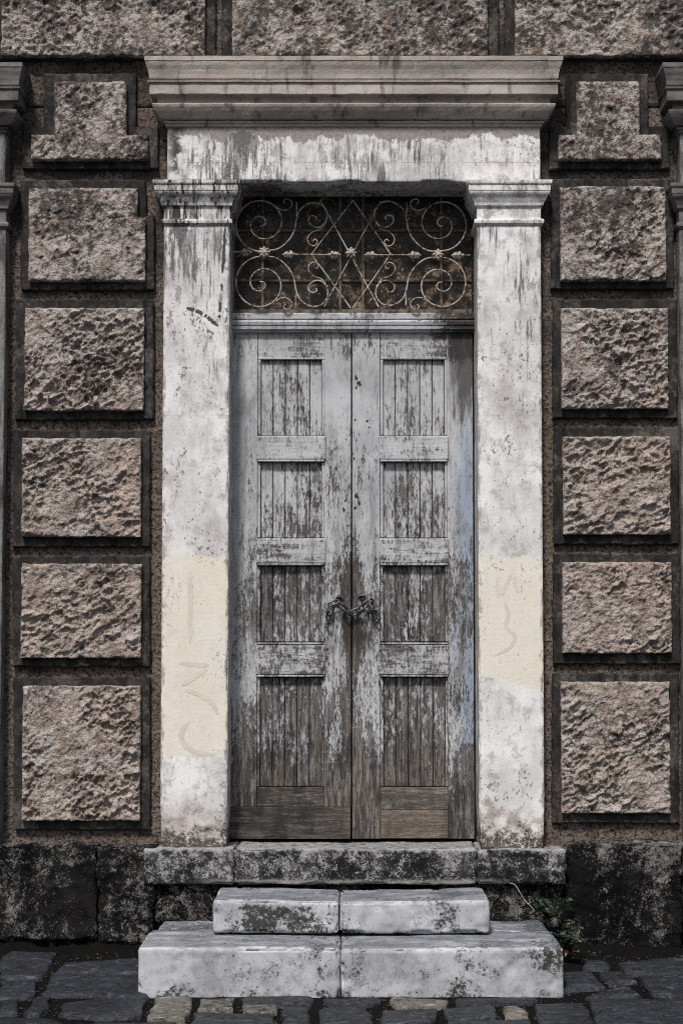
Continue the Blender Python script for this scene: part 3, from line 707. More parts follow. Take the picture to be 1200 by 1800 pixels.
# ------------------------------------------------------------------ facade: wall, rusticated blocks, plinth
facade = empty('stone_facade', (0, .25, 0), 'weathered brown-grey facade of rough-faced rusticated blocks above a blackened plinth', 'building')
ZTOP = 6.6; XW = 5.6
def wall_sheet(x0, x1, z0, z1, step):
    nx, nz = max(2, int((x1 - x0) / step)), max(2, int((z1 - z0) / step))
    X, Z = np.meshgrid(np.linspace(x0, x1, nx), np.linspace(z0, z1, nz), indexing='ij')
    P = np.stack([X.ravel(), 0 * X.ravel(), Z.ravel()], 1)
    P[:, 1] = .012 * (fbm(P * 22, 31, 4, .6) - .5) + .012 * (fbm(P * 4, 33, 2) - .5)
    I = np.arange(len(P)).reshape(nx, nz)
    Q = np.stack([I[:-1, :-1].ravel(), I[1:, :-1].ravel(), I[1:, 1:].ravel(), I[:-1, 1:].ravel()], 1)
    back = P.copy(); back[:, 1] = .5; n = len(P)
    E = [np.concatenate([I[:, 0], I[-1, 1:], I[::-1, -1][1:], I[0, ::-1][1:]])]
    e = E[0]; Q = np.concatenate([Q, np.stack([e[1:], e[:-1], e[:-1] + n, e[1:] + n], 1)])
    return np.concatenate([P, back]), Q
OPX = .70; OPZ = UZ(330, YD)
for (a, b, c, d, st) in ((-XW, -OPX, .3, 4.55, .02), (OPX, XW, .3, 4.55, .02), (-OPX, OPX, OPZ, 4.55, .05), (-XW, XW, 4.551, ZTOP, .035)):
    V, Q = wall_sheet(a, b, c, d, st)
    link('wall', fast_mesh('wall', V, Q), M_WALL, facade, (0, 0, 0))

rock_obj('light_block_wall', (-OPX - .05, .32, .2), (OPX + .05, .48, OPZ + .05), M_DARK, facade)  # unseen wall added behind the leaves to stop sky light leaking through
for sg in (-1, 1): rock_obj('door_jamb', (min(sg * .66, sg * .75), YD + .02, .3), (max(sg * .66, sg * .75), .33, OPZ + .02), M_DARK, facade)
def R(x0, x1, y0, y1, Y):                              # photo rectangle -> x0,x1,z0,z1 on plane Y
    ym = (y0 + y1) / 2
    return (UX(x0, ym, Y), UX(x1, ym, Y), UZ(y1, Y), UZ(y0, Y))
bn = [0]
def block(face, frame, rough=1., ang=35, step=.0058, stop=.3):
    """face: list of photo rectangles; frame: outline polygon in photo pixels, counter-clockwise seen from the street"""
    bn[0] += 1; s = bn[0]
    poly = [(float(p[0]), float(p[2])) for p in (U(x, y, YM) for x, y in frame)]
    V, F = prism_xz(poly, YM, .02, .006, .0032, .028, s)
    cx, cz = np.mean(poly, 0)
    b = link('block', mesh('block', [(x - cx, y, z - cz) for x, y, z in V], F, False), M_MARGIN, facade, (cx, 0, cz))
    V, Q = rough_face([R(*q, YF) for q in face], YF, YM + .012, s, ang, step, rough, stop)
    link('rough_face', fast_mesh('rough_face', V - np.array([cx, 0, cz]), Q), M_STONE, b, (cx, 0, cz))
def rect_frame(x0, x1, y0, y1): return [(x0, y1), (x1, y1), (x1, y0), (x0, y0)]
# jamb blocks on the one side
block([(95, 222, 143, 240), (55, 260, 236, 280)], [(40, 297), (278, 297), (278, 222), (239, 222), (239, 129), (77, 129), (77, 222), (40, 222)], .55, 50)
block([(50, 242, 330, 386), (50, 255, 382, 493)], [(36, 510), (271, 510), (271, 378), (256, 378), (256, 316), (36, 316)], .55, 40)
block([(43, 252, 541, 721)], rect_frame(27, 270, 526, 738), 1., 38)
block([(38, 247, 770, 943)], rect_frame(22, 264, 756, 961), 1.05, 33)
block([(37, 247, 991, 1157)], rect_frame(22, 264, 977, 1172), 1.05, 35)
block([(39, 246, 1206, 1443)], rect_frame(24, 264, 1190, 1459), 1.05, 52)
# and on the other
block([(1014, 1124, 143, 240), (982, 1162, 236, 280)], [(965, 297), (1176, 297), (1176, 222), (1139, 222), (1139, 130), (994, 130), (994, 222), (965, 222)], .55, 35)
block([(985, 1170, 327, 493)], rect_frame(968, 1184, 314, 508), .85, 42)
block([(987, 1174, 541, 717)], rect_frame(971, 1190, 526, 735), 1., 25)
block([(990, 1178, 767, 939)], rect_frame(973, 1193, 751, 957), 1.05, 28)
block([(989, 1180, 988, 1148)], rect_frame(972, 1195, 973, 1167), 1.05, 20)
block([(987, 1177, 1199, 1430)], rect_frame(970, 1193, 1184, 1447), 1.05, 30)
# long course above the cornice and one more above the frame
for (x0, x1) in ((-492, -45), (3, 360), (408, 857), (905, 1352), (1400, 1850)):
    block([(x0, x1, -96, 97)], rect_frame(x0 - 19, x1 + 19, -116, 104.5), .6, 40, .0066, .1)

# plinth
def rough_stone_fn(amp, seed):
    def f(P):
        u, v = P[:, 0] + .35 * P[:, 1], P[:, 2] + .4 * P[:, 1]
        w = .03 * (fbm(P * 14, seed, 2) - .5)
        h = 0
        for cell, a, s in ((.085, 1., 1), (.038, .6, 2), (.018, .35, 3)):
            f1, f2, k, du, dv = worley((u + w) / cell, (v - w) / (cell * .8), seed * 7 + s)
            h = h + a * (f1 - .45 + .5 * (k - .5))
        return amp * h
    return f
PT = .608
def plinth(x0, x1, z0, z1, yf, res=.013, amp=.013, r=.008, seed=1, big=.02):
    rf = rough_stone_fn(amp, seed)
    return rock_obj('plinth_block', (x0, yf, z0), (x1, .02, z1), M_PLINTH, facade, r=r, res=(res, .03, res), amp=big, fr=3.5, chip=.01, seed=seed, extra=rf)
plinth(-2.05, -1.32, .12, PT, -.135, seed=3)
plinth(-1.318, -1.02, .10, PT - .004, -.131, seed=4)
plinth(-3.9, -2.055, .11, PT, -.135, .03, seed=5); plinth(-5.6, -3.905, .11, PT, -.135, .04, seed=6)
plinth(1.13, 1.72, .05, PT + .004, -.135, seed=7); plinth(1.725, 3.3, .05, PT, -.14, .02, seed=8); plinth(3.305, 5.6, .05, PT, -.14, .04, seed=9)
plinth(-1.03, -.70, .20, .415, -.105, .012, .007, .03, seed=10, big=.03)      # rubble under the threshold
plinth(.70, 1.13, .17, .42, -.10, .012, .006, .03, seed=12, big=.02)
plinth(-.72, .72, .1, .405, -.09, .05, seed=13)
for k, (a, b, zt) in enumerate(((-3.4, -2.3, .13), (-2.28, -1.5, .14), (-1.48, -.98, .13))):   # footing under the plinth
    rf = rough_stone_fn(.008, 20 + k)
    rock_obj('footing_stone', (a, -.10, -.03), (b, .0, zt), M_PLINTH, facade, r=.02, res=(.02, .03, .02), amp=.02, fr=6, seed=20 + k, extra=rf)

# ------------------------------------------------------------------ door surrounds
def ribbon(name, pts, w, Y, mat, parent, seed, jit=.25, breaks=0.):
    """flat mark of paint on a plaster face, through photo pixels, half-width w in metres"""
    C = spline([U(x, y, Y) for x, y in pts], 8); rr = random.Random(seed); V, F = [], []
    T = np.gradient(C, axis=0); T /= np.linalg.norm(T, axis=1, keepdims=True) + 1e-9
    for k in range(len(C)):
        n = np.array([-T[k][2], 0, T[k][0]]); e = 1 - .7 * (abs(2 * k / (len(C) - 1) - 1) ** 6)
        p, q = C[k] + n * w * e * rr.uniform(1 - jit, 1 + jit), C[k] - n * w * e * rr.uniform(1 - jit, 1 + jit)
        V += [p, q]
        if k and rr.random() >= breaks: F.append((2 * k - 2, 2 * k, 2 * k + 1, 2 * k - 1))
    c = np.mean(C, 0)
    me = mesh(name, np.array(V) - c, F)
    return link(name, me, mat, parent, c)
Z = lambda y, Y=YP: UZ(y, Y)
CAP_PROF = [(.000, Z(397)), (.004, Z(395.5)), (.014, Z(393)), (.016, Z(389)), (.012, Z(386)), (.000, Z(384.5)), (.000, Z(364)), (.012, Z(362)), (.014, Z(359)), (.016, Z(357)),
            (.020, Z(354.5)), (.028, Z(349)), (.040, Z(344)), (.044, Z(341)), (.044, Z(339)), (.047, Z(338.5)), (.047, Z(329)), (.053, Z(327.5)), (.055, Z(325)), (.055, Z(321.5)), (.048, Z(320.5))]
def capital(x0, x1, inner, name='capital', dz=0., parent=None, seed=0):
    """inner: +1 when the opening lies towards +x"""
    prof = [(p, z + dz) for p, z in CAP_PROF]
    yl, yr = (.01, YD + .02) if inner > 0 else (YD + .02, .01)
    V, F = sweep3(prof, x0, x1, YP, yl, yr, .0012, .02, seed)
    return link(name, mesh(name, V, F, False), M_CAP, parent, (0, 0, 0))
def cornice(x0, x1, dy, parent, seed, yb=.012):
    zc = lambda y: Z(y + dy, YP - .06)
    prof = [(0, zc(217)), (.006, zc(216)), (.010, zc(213.5)), (.010, zc(211.5)), (.020, zc(210.5)), (.020, zc(207.5)), (.008, zc(206.5)), (.036, zc(205)), (.048, zc(200.5)), (.064, zc(194)), (.076, zc(188)), (.080, zc(184.5)), (.079, zc(182.5)), (.054, zc(181)), (.051, zc(173)), (.058, zc(170)), (.090, zc(168.8)), (.093, zc(167.5)), (.092, zc(149)), (.102, zc(148)), (.104, zc(145)), (.086, zc(143.5)), (.095, zc(141)), (.097, zc(134)), (.103, zc(126)), (.112, zc(119)), (.116, zc(114)), (.116, zc(112.5)), (.120, zc(112)), (.120, zc(104.5)), (.06, zc(103.5)), (0., zc(103))]
    prof = [(p * .91, z) for p, z in prof]
    V, F = sweep3(prof, x0, x1, YP, yb, yb, .0022, .02, seed)
    return link('cornice', mesh('cornice', V, F, False), M_CORNICE, parent, (0, 0, 0))
def foot_rough(seed):
    def f(P):
        k = np.clip((.80 - P[:, 2]) / .22, 0, 1)
        return k * (.022 * (fbm(P * 24, seed, 4, .6) - .55) + .012 * (fbm(P * 60, seed + 2, 3) - .5)) - .010 * k
    return f
SHZ0 = .575
def shaft(x0, x1, parent, seed, ybk=YD + .03, top=397.):
    return rock_obj('pilaster_shaft', (x0, YP, SHZ0), (x1, ybk, Z(top) + .004), M_SHAFT, parent, r=.006, res=(.014, .03, .014), amp=.0005, fr=7, chip=.009, seed=seed, extra=foot_rough(seed))

portal = empty('door_surround', (0, 0, .6), 'peeling white plastered door surround with two pilasters, capitals and a heavy cornice', 'door surround')
xl0, xl1 = UX(285, 900, YP), UX(402, 900, YP)
xr0, xr1 = UX(840, 900, YP), UX(953, 900, YP)
s_a = shaft(xl0, xl1, portal, 41); s_b = shaft(xr0, xr1, portal, 42)
tag(s_a, 'white pilaster streaked with black run-off near the top, tall cream overpaint lower down')
tag(s_b, 'white pilaster with a short cream overpainted patch, cleaner plaster')
tag(capital(xl0, xl1, 1, parent=portal, seed=1), 'capital with rows of black drips')
tag(capital(xr0, xr1, -1, parent=portal, seed=2), 'cleaner capital with brown staining')
fx0, fx1 = UX(294, 270, YP), UX(949, 270, YP)
zs = UZ(320.0, YP) + .002
frz = rock_obj('frieze', (fx0, YP + .002, zs), (fx1, YD + .10, Z(214, YP)), M_FRIEZE, portal, r=.006, res=(.016, .04, .014), amp=.0025, fr=9, chip=.012, seed=44)
tag(frz, 'flaking white frieze panel with grey bare plaster along its top')
cornice(fx0, fx1, 0, portal, 5)
# old marks on the plaster
YR = YP - .0009
ribbon('graffiti_mark', [(334, 1005), (335, 1060), (334, 1131)], .013, YR, M_GHOST, s_a, 1)
ribbon('graffiti_mark', [(315, 1166), (340, 1168), (367, 1170)], .012, YR, M_GHOST, s_a, 2)
ribbon('graffiti_mark', [(364, 1176), (345, 1188), (320, 1205)], .012, YR - .0002, M_GHOST, s_a, 13)
ribbon('graffiti_mark', [(326, 1212), (348, 1220), (372, 1235), (384, 1256)], .012, YR, M_GHOST, s_a, 14)
ribbon('graffiti_mark', [(333, 1268), (320, 1286), (323, 1306), (345, 1322), (378, 1327)], .013, YR, M_GHOST, s_a, 3)
ribbon('graffiti_mark', [(873, 1016), (875, 1034), (876, 1050)], .010, YR, M_GHOST, s_b, 4)
ribbon('graffiti_mark', [(881, 1046), (888, 1030), (898, 1010)], .010, YR - .0002, M_GHOST, s_b, 15)
ribbon('graffiti_mark', [(902, 1014), (906, 1028), (910, 1042)], .010, YR, M_GHOST, s_b, 16)
ribbon('graffiti_mark', [(886, 1060), (894, 1080), (888, 1102), (904, 1117), (896, 1138), (868, 1153)], .010, YR, M_GHOST, s_b, 5)
ribbon('tar_mark', [(326, 541), (342, 545), (358, 553), (371, 563), (384, 573)], .009, YR, M_TAR, s_a, 6, .35, .12)
ribbon('bare_chip', [(396, 398), (394, 430), (393, 455), (391, 480)], .008, YR, M_CHIP, s_a, 7, .3)
ribbon('bare_chip', [(390, 498), (390, 512)], .006, YR, M_CHIP, s_a, 8, .4)
ribbon('bare_chip', [(387, 527), (387, 540), (386, 562)], .007, YR, M_CHIP, s_a, 9, .4, .1)

# surrounds of the openings to either side, just reaching into the picture
def side_surround(xin, sgn, label_tail, seed):
    """xin: its edge towards the door; sgn: direction away from the door"""
    e = empty('window_surround', (xin + sgn * .98, 0, .6), label_tail, 'window surround', 'surrounds of the neighbouring openings')
    W = 1.96
    a, b = sorted((xin, xin + sgn * .355)); c, d = sorted((xin + sgn * (W - .355), xin + sgn * W))
    for k, (p, q) in enumerate(((a, b), (c, d))):
        rock_obj('pilaster_shaft', (p, YP, SHZ0), (q, .03, Z(402)), M_SIDE, e, r=.006, res=(.02, .03, .02), amp=.0022, fr=7, chip=.006, seed=seed + k)
        prof = [(pp, z - .016) for pp, z in CAP_PROF]
        V, F = sweep3(prof, p, q, YP, .012, .012, .0012, .03, seed + k)
        link('capital', mesh('capital', V, F, False), M_CORNICE_D, e, (0, 0, 0))
    lo, hi = min(a, c), max(b, d)
    rock_obj('frieze', (lo + .008, YP + .002, Z(325)), (hi - .008, .03, Z(224)), M_SIDE, e, r=.006, res=(.03, .05, .03), amp=.002, fr=9, chip=.008, seed=seed + 4)
    cn = cornice(lo + .008, hi - .008, 11, e, seed + 6); cn.data.materials[0] = M_CORNICE_D
def m_side():
    g = G('dark_plaster', .85, .2)
    n = g.noise(16, 6, .7, g.vec(1, 1, .3)); f = g.noise(70, 5, .7)
    c = g.mix(g.ss(n, .42, .62), (.20, .197, .195), (.07, .065, .062)); c = g.mix(g.ss(f, .5, .68, 0, .7), c, (.045, .04, .038))
    g.col(c); g.bump(g.add(n, f), .004, .8); return g.m
def m_cornice_d():
    g = G('dark_cornice_stone', .85, .2)
    n = g.noise(9, 6, .65, g.vec(.6, 1, 1.5)); f = g.noise(80, 5, .7)
    c = g.mix(g.ss(n, .38, .65), (.17, .158, .15), (.07, .063, .06)); c = g.mix(g.ss(f, .5, .7, 0, .5), c, (.04, .036, .034))
    g.col(c); g.bump(g.add(f, n), .003, .8); return g.m
M_SIDE, M_CORNICE_D = m_side(), m_cornice_d()  # darker plaster and stone tones for the neighbouring surrounds
side_surround(UX(10, 500, YP), -1, 'dark grey stone window surround next to the column with the notched rusticated block', 60)
side_surround(UX(1194, 500, YP), 1, 'dark grey stone window surround next to the column whose second block is plain', 70)

# ------------------------------------------------------------------ transom bar, fanlight window, grille
ox0, ox1 = xl1 - .008, xr0 + .008                      # opening between the pilasters
fan = empty('transom_window', (0, YD, UZ(583, YD)), 'dark rectangular fanlight with filthy brown-stained panes above the double door', 'window')
zb = lambda y: UZ(y, YD - .03)
prof = [(-.05, zb(584)), (-.012, zb(583)), (-.010, zb(580)), (.004, zb(578.5)), (.006, zb(574)), (-.010, zb(572.5)), (.004, zb(571)), (.008, zb(566)), (.005, zb(563)), (-.020, zb(561.5)), (-.006, zb(559.5)), (-.004, zb(551)), (-.008, zb(549.5)), (-.05, zb(547))]
nseg = 60; V = []; F = []
for k in range(nseg + 1):
    x = ox0 + (ox1 - ox0) * k / nseg
    for p, z in prof: V.append((x, YD - .03 - p, z))
V = np.array(V); V[:, 1] += .003 * (fbm(V * 30, 4, 3) - .5); V[:, 2] += .003 * (fbm(V * 22 + 3, 5, 3) - .5)
n = len(prof)
for k in range(nseg):
    for j in range(n): F.append((k * n + j, (k + 1) * n + j, (k + 1) * n + (j + 1) % n, k * n + (j + 1) % n))
F += [tuple(range(n)), tuple(reversed(range(nseg * n, nseg * n + n)))]
M_BAR = door_mat('transom_bar_paint', -.05, True)
link('transom_bar', mesh('transom_bar', V, F, False), M_BAR, fan, (0, 0, 0))
YG = .165
zt, zbm = UZ(338, YG), UZ(549, YG)
xv = [ox0, UX(462, 450, YG), UX(598, 450, YG), UX(638, 450, YG), UX(775, 450, YG), ox1]
zv = [zbm, UZ(494, YG), UZ(406, YG), zt]
for i in range(5):
    for j in range(3):
        board('pane', xv[i] + .002, xv[i + 1] - .002, YG, YG + .004, zv[j] + .002, zv[j + 1] - .002, M_GLASS, fan, .001)
for x in xv[1:-1]: board('glazing_bar', x - .008, x + .008, YG - .012, YG + .012, zbm, zt, M_SASH, fan)
for z in zv[1:-1]:
    for i in range(5): board('glazing_bar', xv[i] + .009 * (i > 0), xv[i + 1] - .009 * (i < 4), YG - .010, YG + .010, z - .006, z + .006, M_SASH, fan, .002)
board('sash_rail', ox0, ox1, YG - .02, YG + .02, zt - .012, zt + .03, M_SASH, fan); board('sash_rail', ox0, ox1, YG - .02, YG + .02, zbm - .02, zbm + .012, M_SASH, fan)
board('sash_stile', ox0, ox0 + .018, YG - .022, YG + .022, zbm + .013, zt - .013, M_SASH, fan); board('sash_stile', ox1 - .018, ox1, YG - .022, YG + .022, zbm + .013, zt - .013, M_SASH, fan)

YI = .075
grille = empty('iron_grille', (0, YI, UZ(540, YI)), 'wrought-iron scrollwork grille with flaking white paint in front of the fanlight', 'grille')
def gp(zx, zy): return U(380 + zx / 2.5, 300 + zy / 2.5, YI)
AXX, AXY = 593., 367.
def flips(pts, both=True):
    out = []
    for fx in (0, 1):
        for fy in ((0, 1) if both else (0,)):
            jx, jy, js = random.uniform(-3, 3), random.uniform(-2, 2), random.uniform(.97, 1.03); mx, my = np.mean(np.array(pts), 0)
            pq = [(mx + (x - mx) * js + jx, my + (y - my) * js + jy) for x, y in pts]
            out.append([((2 * AXX - x) if fx else x, (2 * AXY - y) if fy else y) for x, y in pq])
    return out
def iron(name, pts, ra=.0048, rb=.007, taper=None):
    C = np.array([gp(x, y) for x, y in pts]); C[:, 1] += .004 * (fbm(C * 5 + len(pts), len(pts), 2) - .5)
    V, F = tube(C, ra, rb, 8, taper=taper); c = C.mean(0)
    return link(name, mesh(name, np.array(V) - c, F), M_IRON, grille, c)
AN = [80, 110, 135, 180, 225, 270, 315, 360, 405, 450, 495, 540, 585, 630, 675, 720, 765, 800]
RA = [128, 120, 112, 102, 97, 97, 98, 98, 85, 66, 48, 37, 31, 28, 28, 27, 18, 11]
th = np.linspace(80, 800, 110); rr_ = np.interp(th, AN, RA); rr_ = np.convolve(np.pad(rr_, 4, 'edge'), np.ones(9) / 9, 'valid')
spiral = [(192 + q * math.cos(math.radians(a)), 232 + q * math.sin(math.radians(a))) for a, q in zip(th, rr_)]
S_UP = [(214, 355), (270, 345), (315, 310), (342, 265), (352, 215), (365, 175), (395, 148), (430, 138), (465, 148), (488, 180), (485, 218), (462, 245), (435, 248), (410, 230), (408, 208), (425, 197), (442, 205), (438, 218)]
S_SM = [(487, 225), (460, 258), (425, 272), (404, 295), (408, 322), (430, 333), (447, 318), (438, 303), (428, 310)]
CURL = [(262, 160), (285, 174), (312, 172), (332, 152), (325, 130), (305, 124), (295, 136), (305, 146)]
for pts in flips(spiral): iron('scroll', pts)
for pts in flips(S_UP): iron('scroll', spline(pts, 5))
for pts in flips(S_SM): iron('scroll', spline(pts, 5), .004)
for pts in flips(CURL): iron('curl', spline(pts, 5), .004)
for pts in flips([(352, 140), (352, 170), (352, 205)]): iron('tie_bar', pts, .004)
for a, b in (((458, 130), (712, 598)), ((722, 135), (474, 598)), ((600, 130), (418, 368)), ((418, 368), (590, 604)), ((600, 130), (766, 368)), ((766, 368), (600, 604)), ((300, 368), (530, 370)), ((655, 371), (888, 371)), ((70, 357), (150, 360)), ((1040, 372), (1116, 372))):
    iron('bar', [(a[0] + (b[0] - a[0]) * t, a[1] + (b[1] - a[1]) * t) for t in np.linspace(0, 1, 12)], .0042)
def rosette(zx, zy, rad):
    V, F = [], []; n = 40; rings = [(0., .016), (.25, .018), (.3, .010), (.55, .013), (.8, .010), (1., .002), (1., -.004)]
    for s, h in rings:
        for j in range(n):
            a = 2 * math.pi * j / n; q = rad * s * (1 + .16 * math.cos(8 * a) * (s > .4)); V.append((q * math.cos(a), -.007 - h * (1 + .25 * math.cos(8 * a) * (s > .3)), q * math.sin(a)))
    for k in range(len(rings) - 1):
        for j in range(n): F.append((k * n + j, k * n + (j + 1) % n, (k + 1) * n + (j + 1) % n, (k + 1) * n + j))
    F.append(tuple(range(len(V) - n, len(V))))
    link('rosette', mesh('rosette', V, F), M_IRON_L, grille, gp(zx, zy))
M_IRON_L = m_iron('painted_iron_casting', (.36, .325, .285), (.10, .07, .05), .52)
for zx, zy in ((211, 361), (593, 364), (974, 371)): rosette(zx, zy, .030)
def finial(zx, zy, sgn, s=1.):
    V, F = [], []; n = 12; st = [(-.030, .004), (-.026, .009), (-.020, .005), (-.014, .015), (-.004, .019), (.004, .010), (.010, .017), (.018, .011), (.022, .014), (.032, .004), (.040, .001)]
    for x, q in st:
        for j in range(n):
            a = 2 * math.pi * j / n; w = q * (1 + .22 * math.cos(4 * a)); V.append((sgn * x * s, w * .6 * math.sin(a) * s, w * math.cos(a) * s))
    for k in range(len(st) - 1):
        for j in range(n): F.append((k * n + j, k * n + (j + 1) % n, (k + 1) * n + (j + 1) % n, (k + 1) * n + j))
    F += [tuple(range(n)), tuple(range(len(V) - n, len(V)))]
    link('finial', mesh('finial', V, F, False), M_IRON_L, grille, gp(zx, zy))
for zx, zy, sg in ((128, 359, 1), (322, 368, -1), (515, 369, 1), (680, 371, -1), (868, 371, 1), (1062, 372, -1)): finial(zx, zy, sg)

# ------------------------------------------------------------------ door leaves
def leaf(px0, px1, s0, s1, p0, p1, kick, label):
    """px0..px1: leaf; s0,s1: inner limits of the stiles; p0,p1: boarded panels (photo x on the door face)"""
    X = lambda x: UX(x, 1030, YD); Zd = lambda y: UZ(y, YD)
    zbot = UZ(1474.5, YD)
    e = empty('door_leaf', (X((px0 + px1) / 2), YD, zbot), label, 'door')
    ztop = Zd(584.5); thk = .05
    zk = Zd(1419) if kick else zbot
    for nm, (a, b) in zip(('stile', 'stile'), ((px0, s0), (s1, px1))):
        board('stile', X(a), X(b) - (.0 if b == px1 else .0015) , YD, YD + thk, (zk + .002 if kick else zbot), ztop, M_STILE, e, .002)
    x0, x1 = X(s0) + .0015, X(s1) - .0008
    board('top_rail', x0, x1, YD + .001, YD + thk, Zd(631), ztop, M_RAIL, e, .002)
    board('light_block_board', X(px0) + .01, X(px1) - .01, YD + thk + .001, YD + thk + .012, zbot + .01, ztop, M_DARK, e)  # unseen board added behind the planks to block light
    rows = [(632, 765), (813, 945), (995, 1128), (1191, 1383)]
    rails = [(766.5, 812, 'b'), (946.5, 994, 'b'), (1129.5, 1190, 'tb')]
    for k, (a, b) in enumerate(rows):
        za, zb_ = Zd(b), Zd(a); n = 5; w = (X(p1) - X(p0)) / n
        rr = random.Random(k + int(px0))
        for j in range(n):
            dy = rr.uniform(-.0012, .0012)
            board('plank', X(p0) + j * w + .0016, X(p0) + (j + 1) * w - .0016, YD + .017 + dy, YD + .036 + dy, za, zb_, M_PLANK, e, .0045)
            board('plank_bead', X(p0) + (j + 1) * w - .0085, X(p0) + (j + 1) * w - .0045, YD + .0145 + dy, YD + .020 + dy, za + .001, zb_ - .001, M_PLANK, e, .0015) if j < n - 1 else None
        # moulding round the panel
        mw = .011
        board('panel_moulding', x0 - .0005, X(p0), YD - .003, YD + .03, za, zb_, M_STILE, e, .0045); board('panel_moulding', X(p1), x1 + .0005, YD - .003, YD + .03, za, zb_, M_STILE, e, .0045)
        if k == 0: board('panel_moulding', x0 - .0005, x1 + .0005, YD - .004, YD + .03, zb_ + .0005, zb_ + .010, M_RAIL, e, .0035)
    for a, b, m in rails:
        za, zb_ = Zd(b), Zd(a); ex = X(s0) - .006, X(s1) + .006
        rb = board('middle_rail', ex[0], ex[1], YD - .014, YD + .04, za + .012, zb_ - (.012 if 't' in m else 0), M_RAIL, e, .006)
        board('rail_moulding', ex[0] + .006, ex[1] - .006, YD - .018, YD + .03, za, za + .0105, M_RAIL, e, .005)
        if 't' in m: board('rail_moulding', ex[0] + .006, ex[1] - .006, YD - .018, YD + .03, zb_ - .0105, zb_, M_RAIL, e, .005)
    if kick:
        board('bottom_rail', x0, x1, YD + .001, YD + .045, zk + .002, Zd(1384), M_LOWRAIL, e, .003)
        board('kick_board', X(px0), X(px1) - .002, YD - .010, YD + .045, zbot, zk, M_BARE, e, .003)
    else:
        zm = Zd(1424)
        board('bottom_rail', x0, x1, YD + .001, YD + .045, zm + .001, Zd(1384), M_LOWRAIL, e, .003)
        board('bottom_rail', x0, x1, YD + .0005, YD + .045, zbot + .002, zm - .001, M_BARE, e, .003)
    # slack handle staple by the meeting stile
    return e
lf_a = leaf(404.5, 616.5, 452, 570, 457.5, 565.5, True, 'grey-painted door leaf with one bare plank across its whole foot')
lf_b = leaf(619, 831.5, 668, 786, 673.5, 782, False, 'grey-painted door leaf with bluish outer stile and stiles running down to the threshold')
def staple(px, py, parent, lean):
    c = U(px, py, YD); pts = []
    for t in np.linspace(-.15, 1.15, 14):
        a = math.pi * t; pts.append((c[0] + .016 * math.cos(a) + lean * .01 * math.sin(a), c[1] + .006 - .034 * max(0, math.sin(a)), c[2] - .004 + .012 * math.sin(a)))
    V, F = [], []
    P = np.array(pts); T = np.gradient(P, axis=0); T /= np.linalg.norm(T, axis=1, keepdims=True)
    for k in range(len(P)):
        up = np.array([0, 0, 1.]); s = np.cross(T[k], up); s /= np.linalg.norm(s); w = np.cross(s, T[k])
        for j in range(8): V.append(P[k] + .0062 * (s * math.cos(j * math.pi / 4) + w * math.sin(j * math.pi / 4)))
    for k in range(len(P) - 1):
        for j in range(8): F.append((k * 8 + j, k * 8 + (j + 1) % 8, k * 8 + 8 + (j + 1) % 8, k * 8 + 8 + j))
    link('staple', mesh('staple', np.array(V) - c, F), M_STAPLE, parent, c)
    n = 20; V = []; F = []
    for h, q in ((.002, .026), (-.003, .024), (-.004, .012), (.0, .008)):
        for j in range(n): V.append((q * math.cos(2 * math.pi * j / n), h, q * math.sin(2 * math.pi * j / n) * .9))
    for k in range(3):
        for j in range(n): F.append((k * n + j, k * n + (j + 1) % n, (k + 1) * n + (j + 1) % n, (k + 1) * n + j))
    F.append(tuple(range(3 * n, 4 * n)))
    link('staple_plate', mesh('staple_plate', V, F, False), M_CHAIN, parent, c)
staple(598, 1052, lf_a, -1); staple(635, 1049, lf_b, 1)

M_LOSS = m_flat('bare_dark_wood', (.045, .038, .033), .9, .5, 60)
def flake(px, py, rad, parent, seed):
    """ragged patch where the door paint has come away"""
    rr = random.Random(seed); c = U(px, py, YD - .0008); n = 22; V = []
    ph = [rr.uniform(0, 6.3) for _ in range(4)]
    for k in range(n):
        a = 2 * math.pi * k / n; q = rad * (1 + .25 * math.sin(2 * a + ph[0]) + .2 * math.sin(3 * a + ph[1]) + .18 * math.sin(5 * a + ph[2]) + rr.uniform(-.15, .15))
        V.append((.75 * q * math.cos(a), 0, 1.15 * q * math.sin(a)))
    link('paint_loss', mesh('paint_loss', V, [tuple(range(n))]), M_LOSS, parent, c)
for k, (x, y, q, lf_) in enumerate(((626, 664, .010, 1), (631, 674, .013, 1), (626, 681, .007, 1), (624, 738, .006, 1), (645, 740, .007, 1), (649, 751, .005, 1), (626, 872, .012, 1), (631, 884, .009, 1), (624, 893, .009, 1), (607, 880, .007, 0), (604, 896, .009, 0), (622, 806, .006, 1))):
    flake(x, y, q, lf_b if lf_ else lf_a, 300 + k)
# ------------------------------------------------------------------ chain
YC = YD - .030
chain = empty('chain', U(619, 1080, YC), 'dark iron chain looped through staples across the meeting door leaves', 'chain')
cpts = [(577, 1088), (580, 1074), (586, 1060), (597, 1064), (608, 1071), (619, 1077), (630, 1072), (641, 1064), (650, 1060), (657, 1073), (664, 1089)]
C = spline([U(x, y, YC) for x, y in cpts], 10)
L = np.concatenate([[0], np.cumsum(np.linalg.norm(np.diff(C, axis=0), axis=1))])
pitch = .043; nL = int(L[-1] / pitch)
def link_mesh(hl, hw, q):
    pts = []
    for a in np.linspace(0, 2 * math.pi, 28, endpoint=False):
        ca, sa = math.cos(a), math.sin(a); pts.append(((hl - hw) * np.sign(ca) * min(1, abs(ca) * 2.2) + hw * ca, 0, hw * sa))
    return mesh('link', *tube(pts, q, q, 8, closed=True))
lm = link_mesh(.032, .0165, .0054)
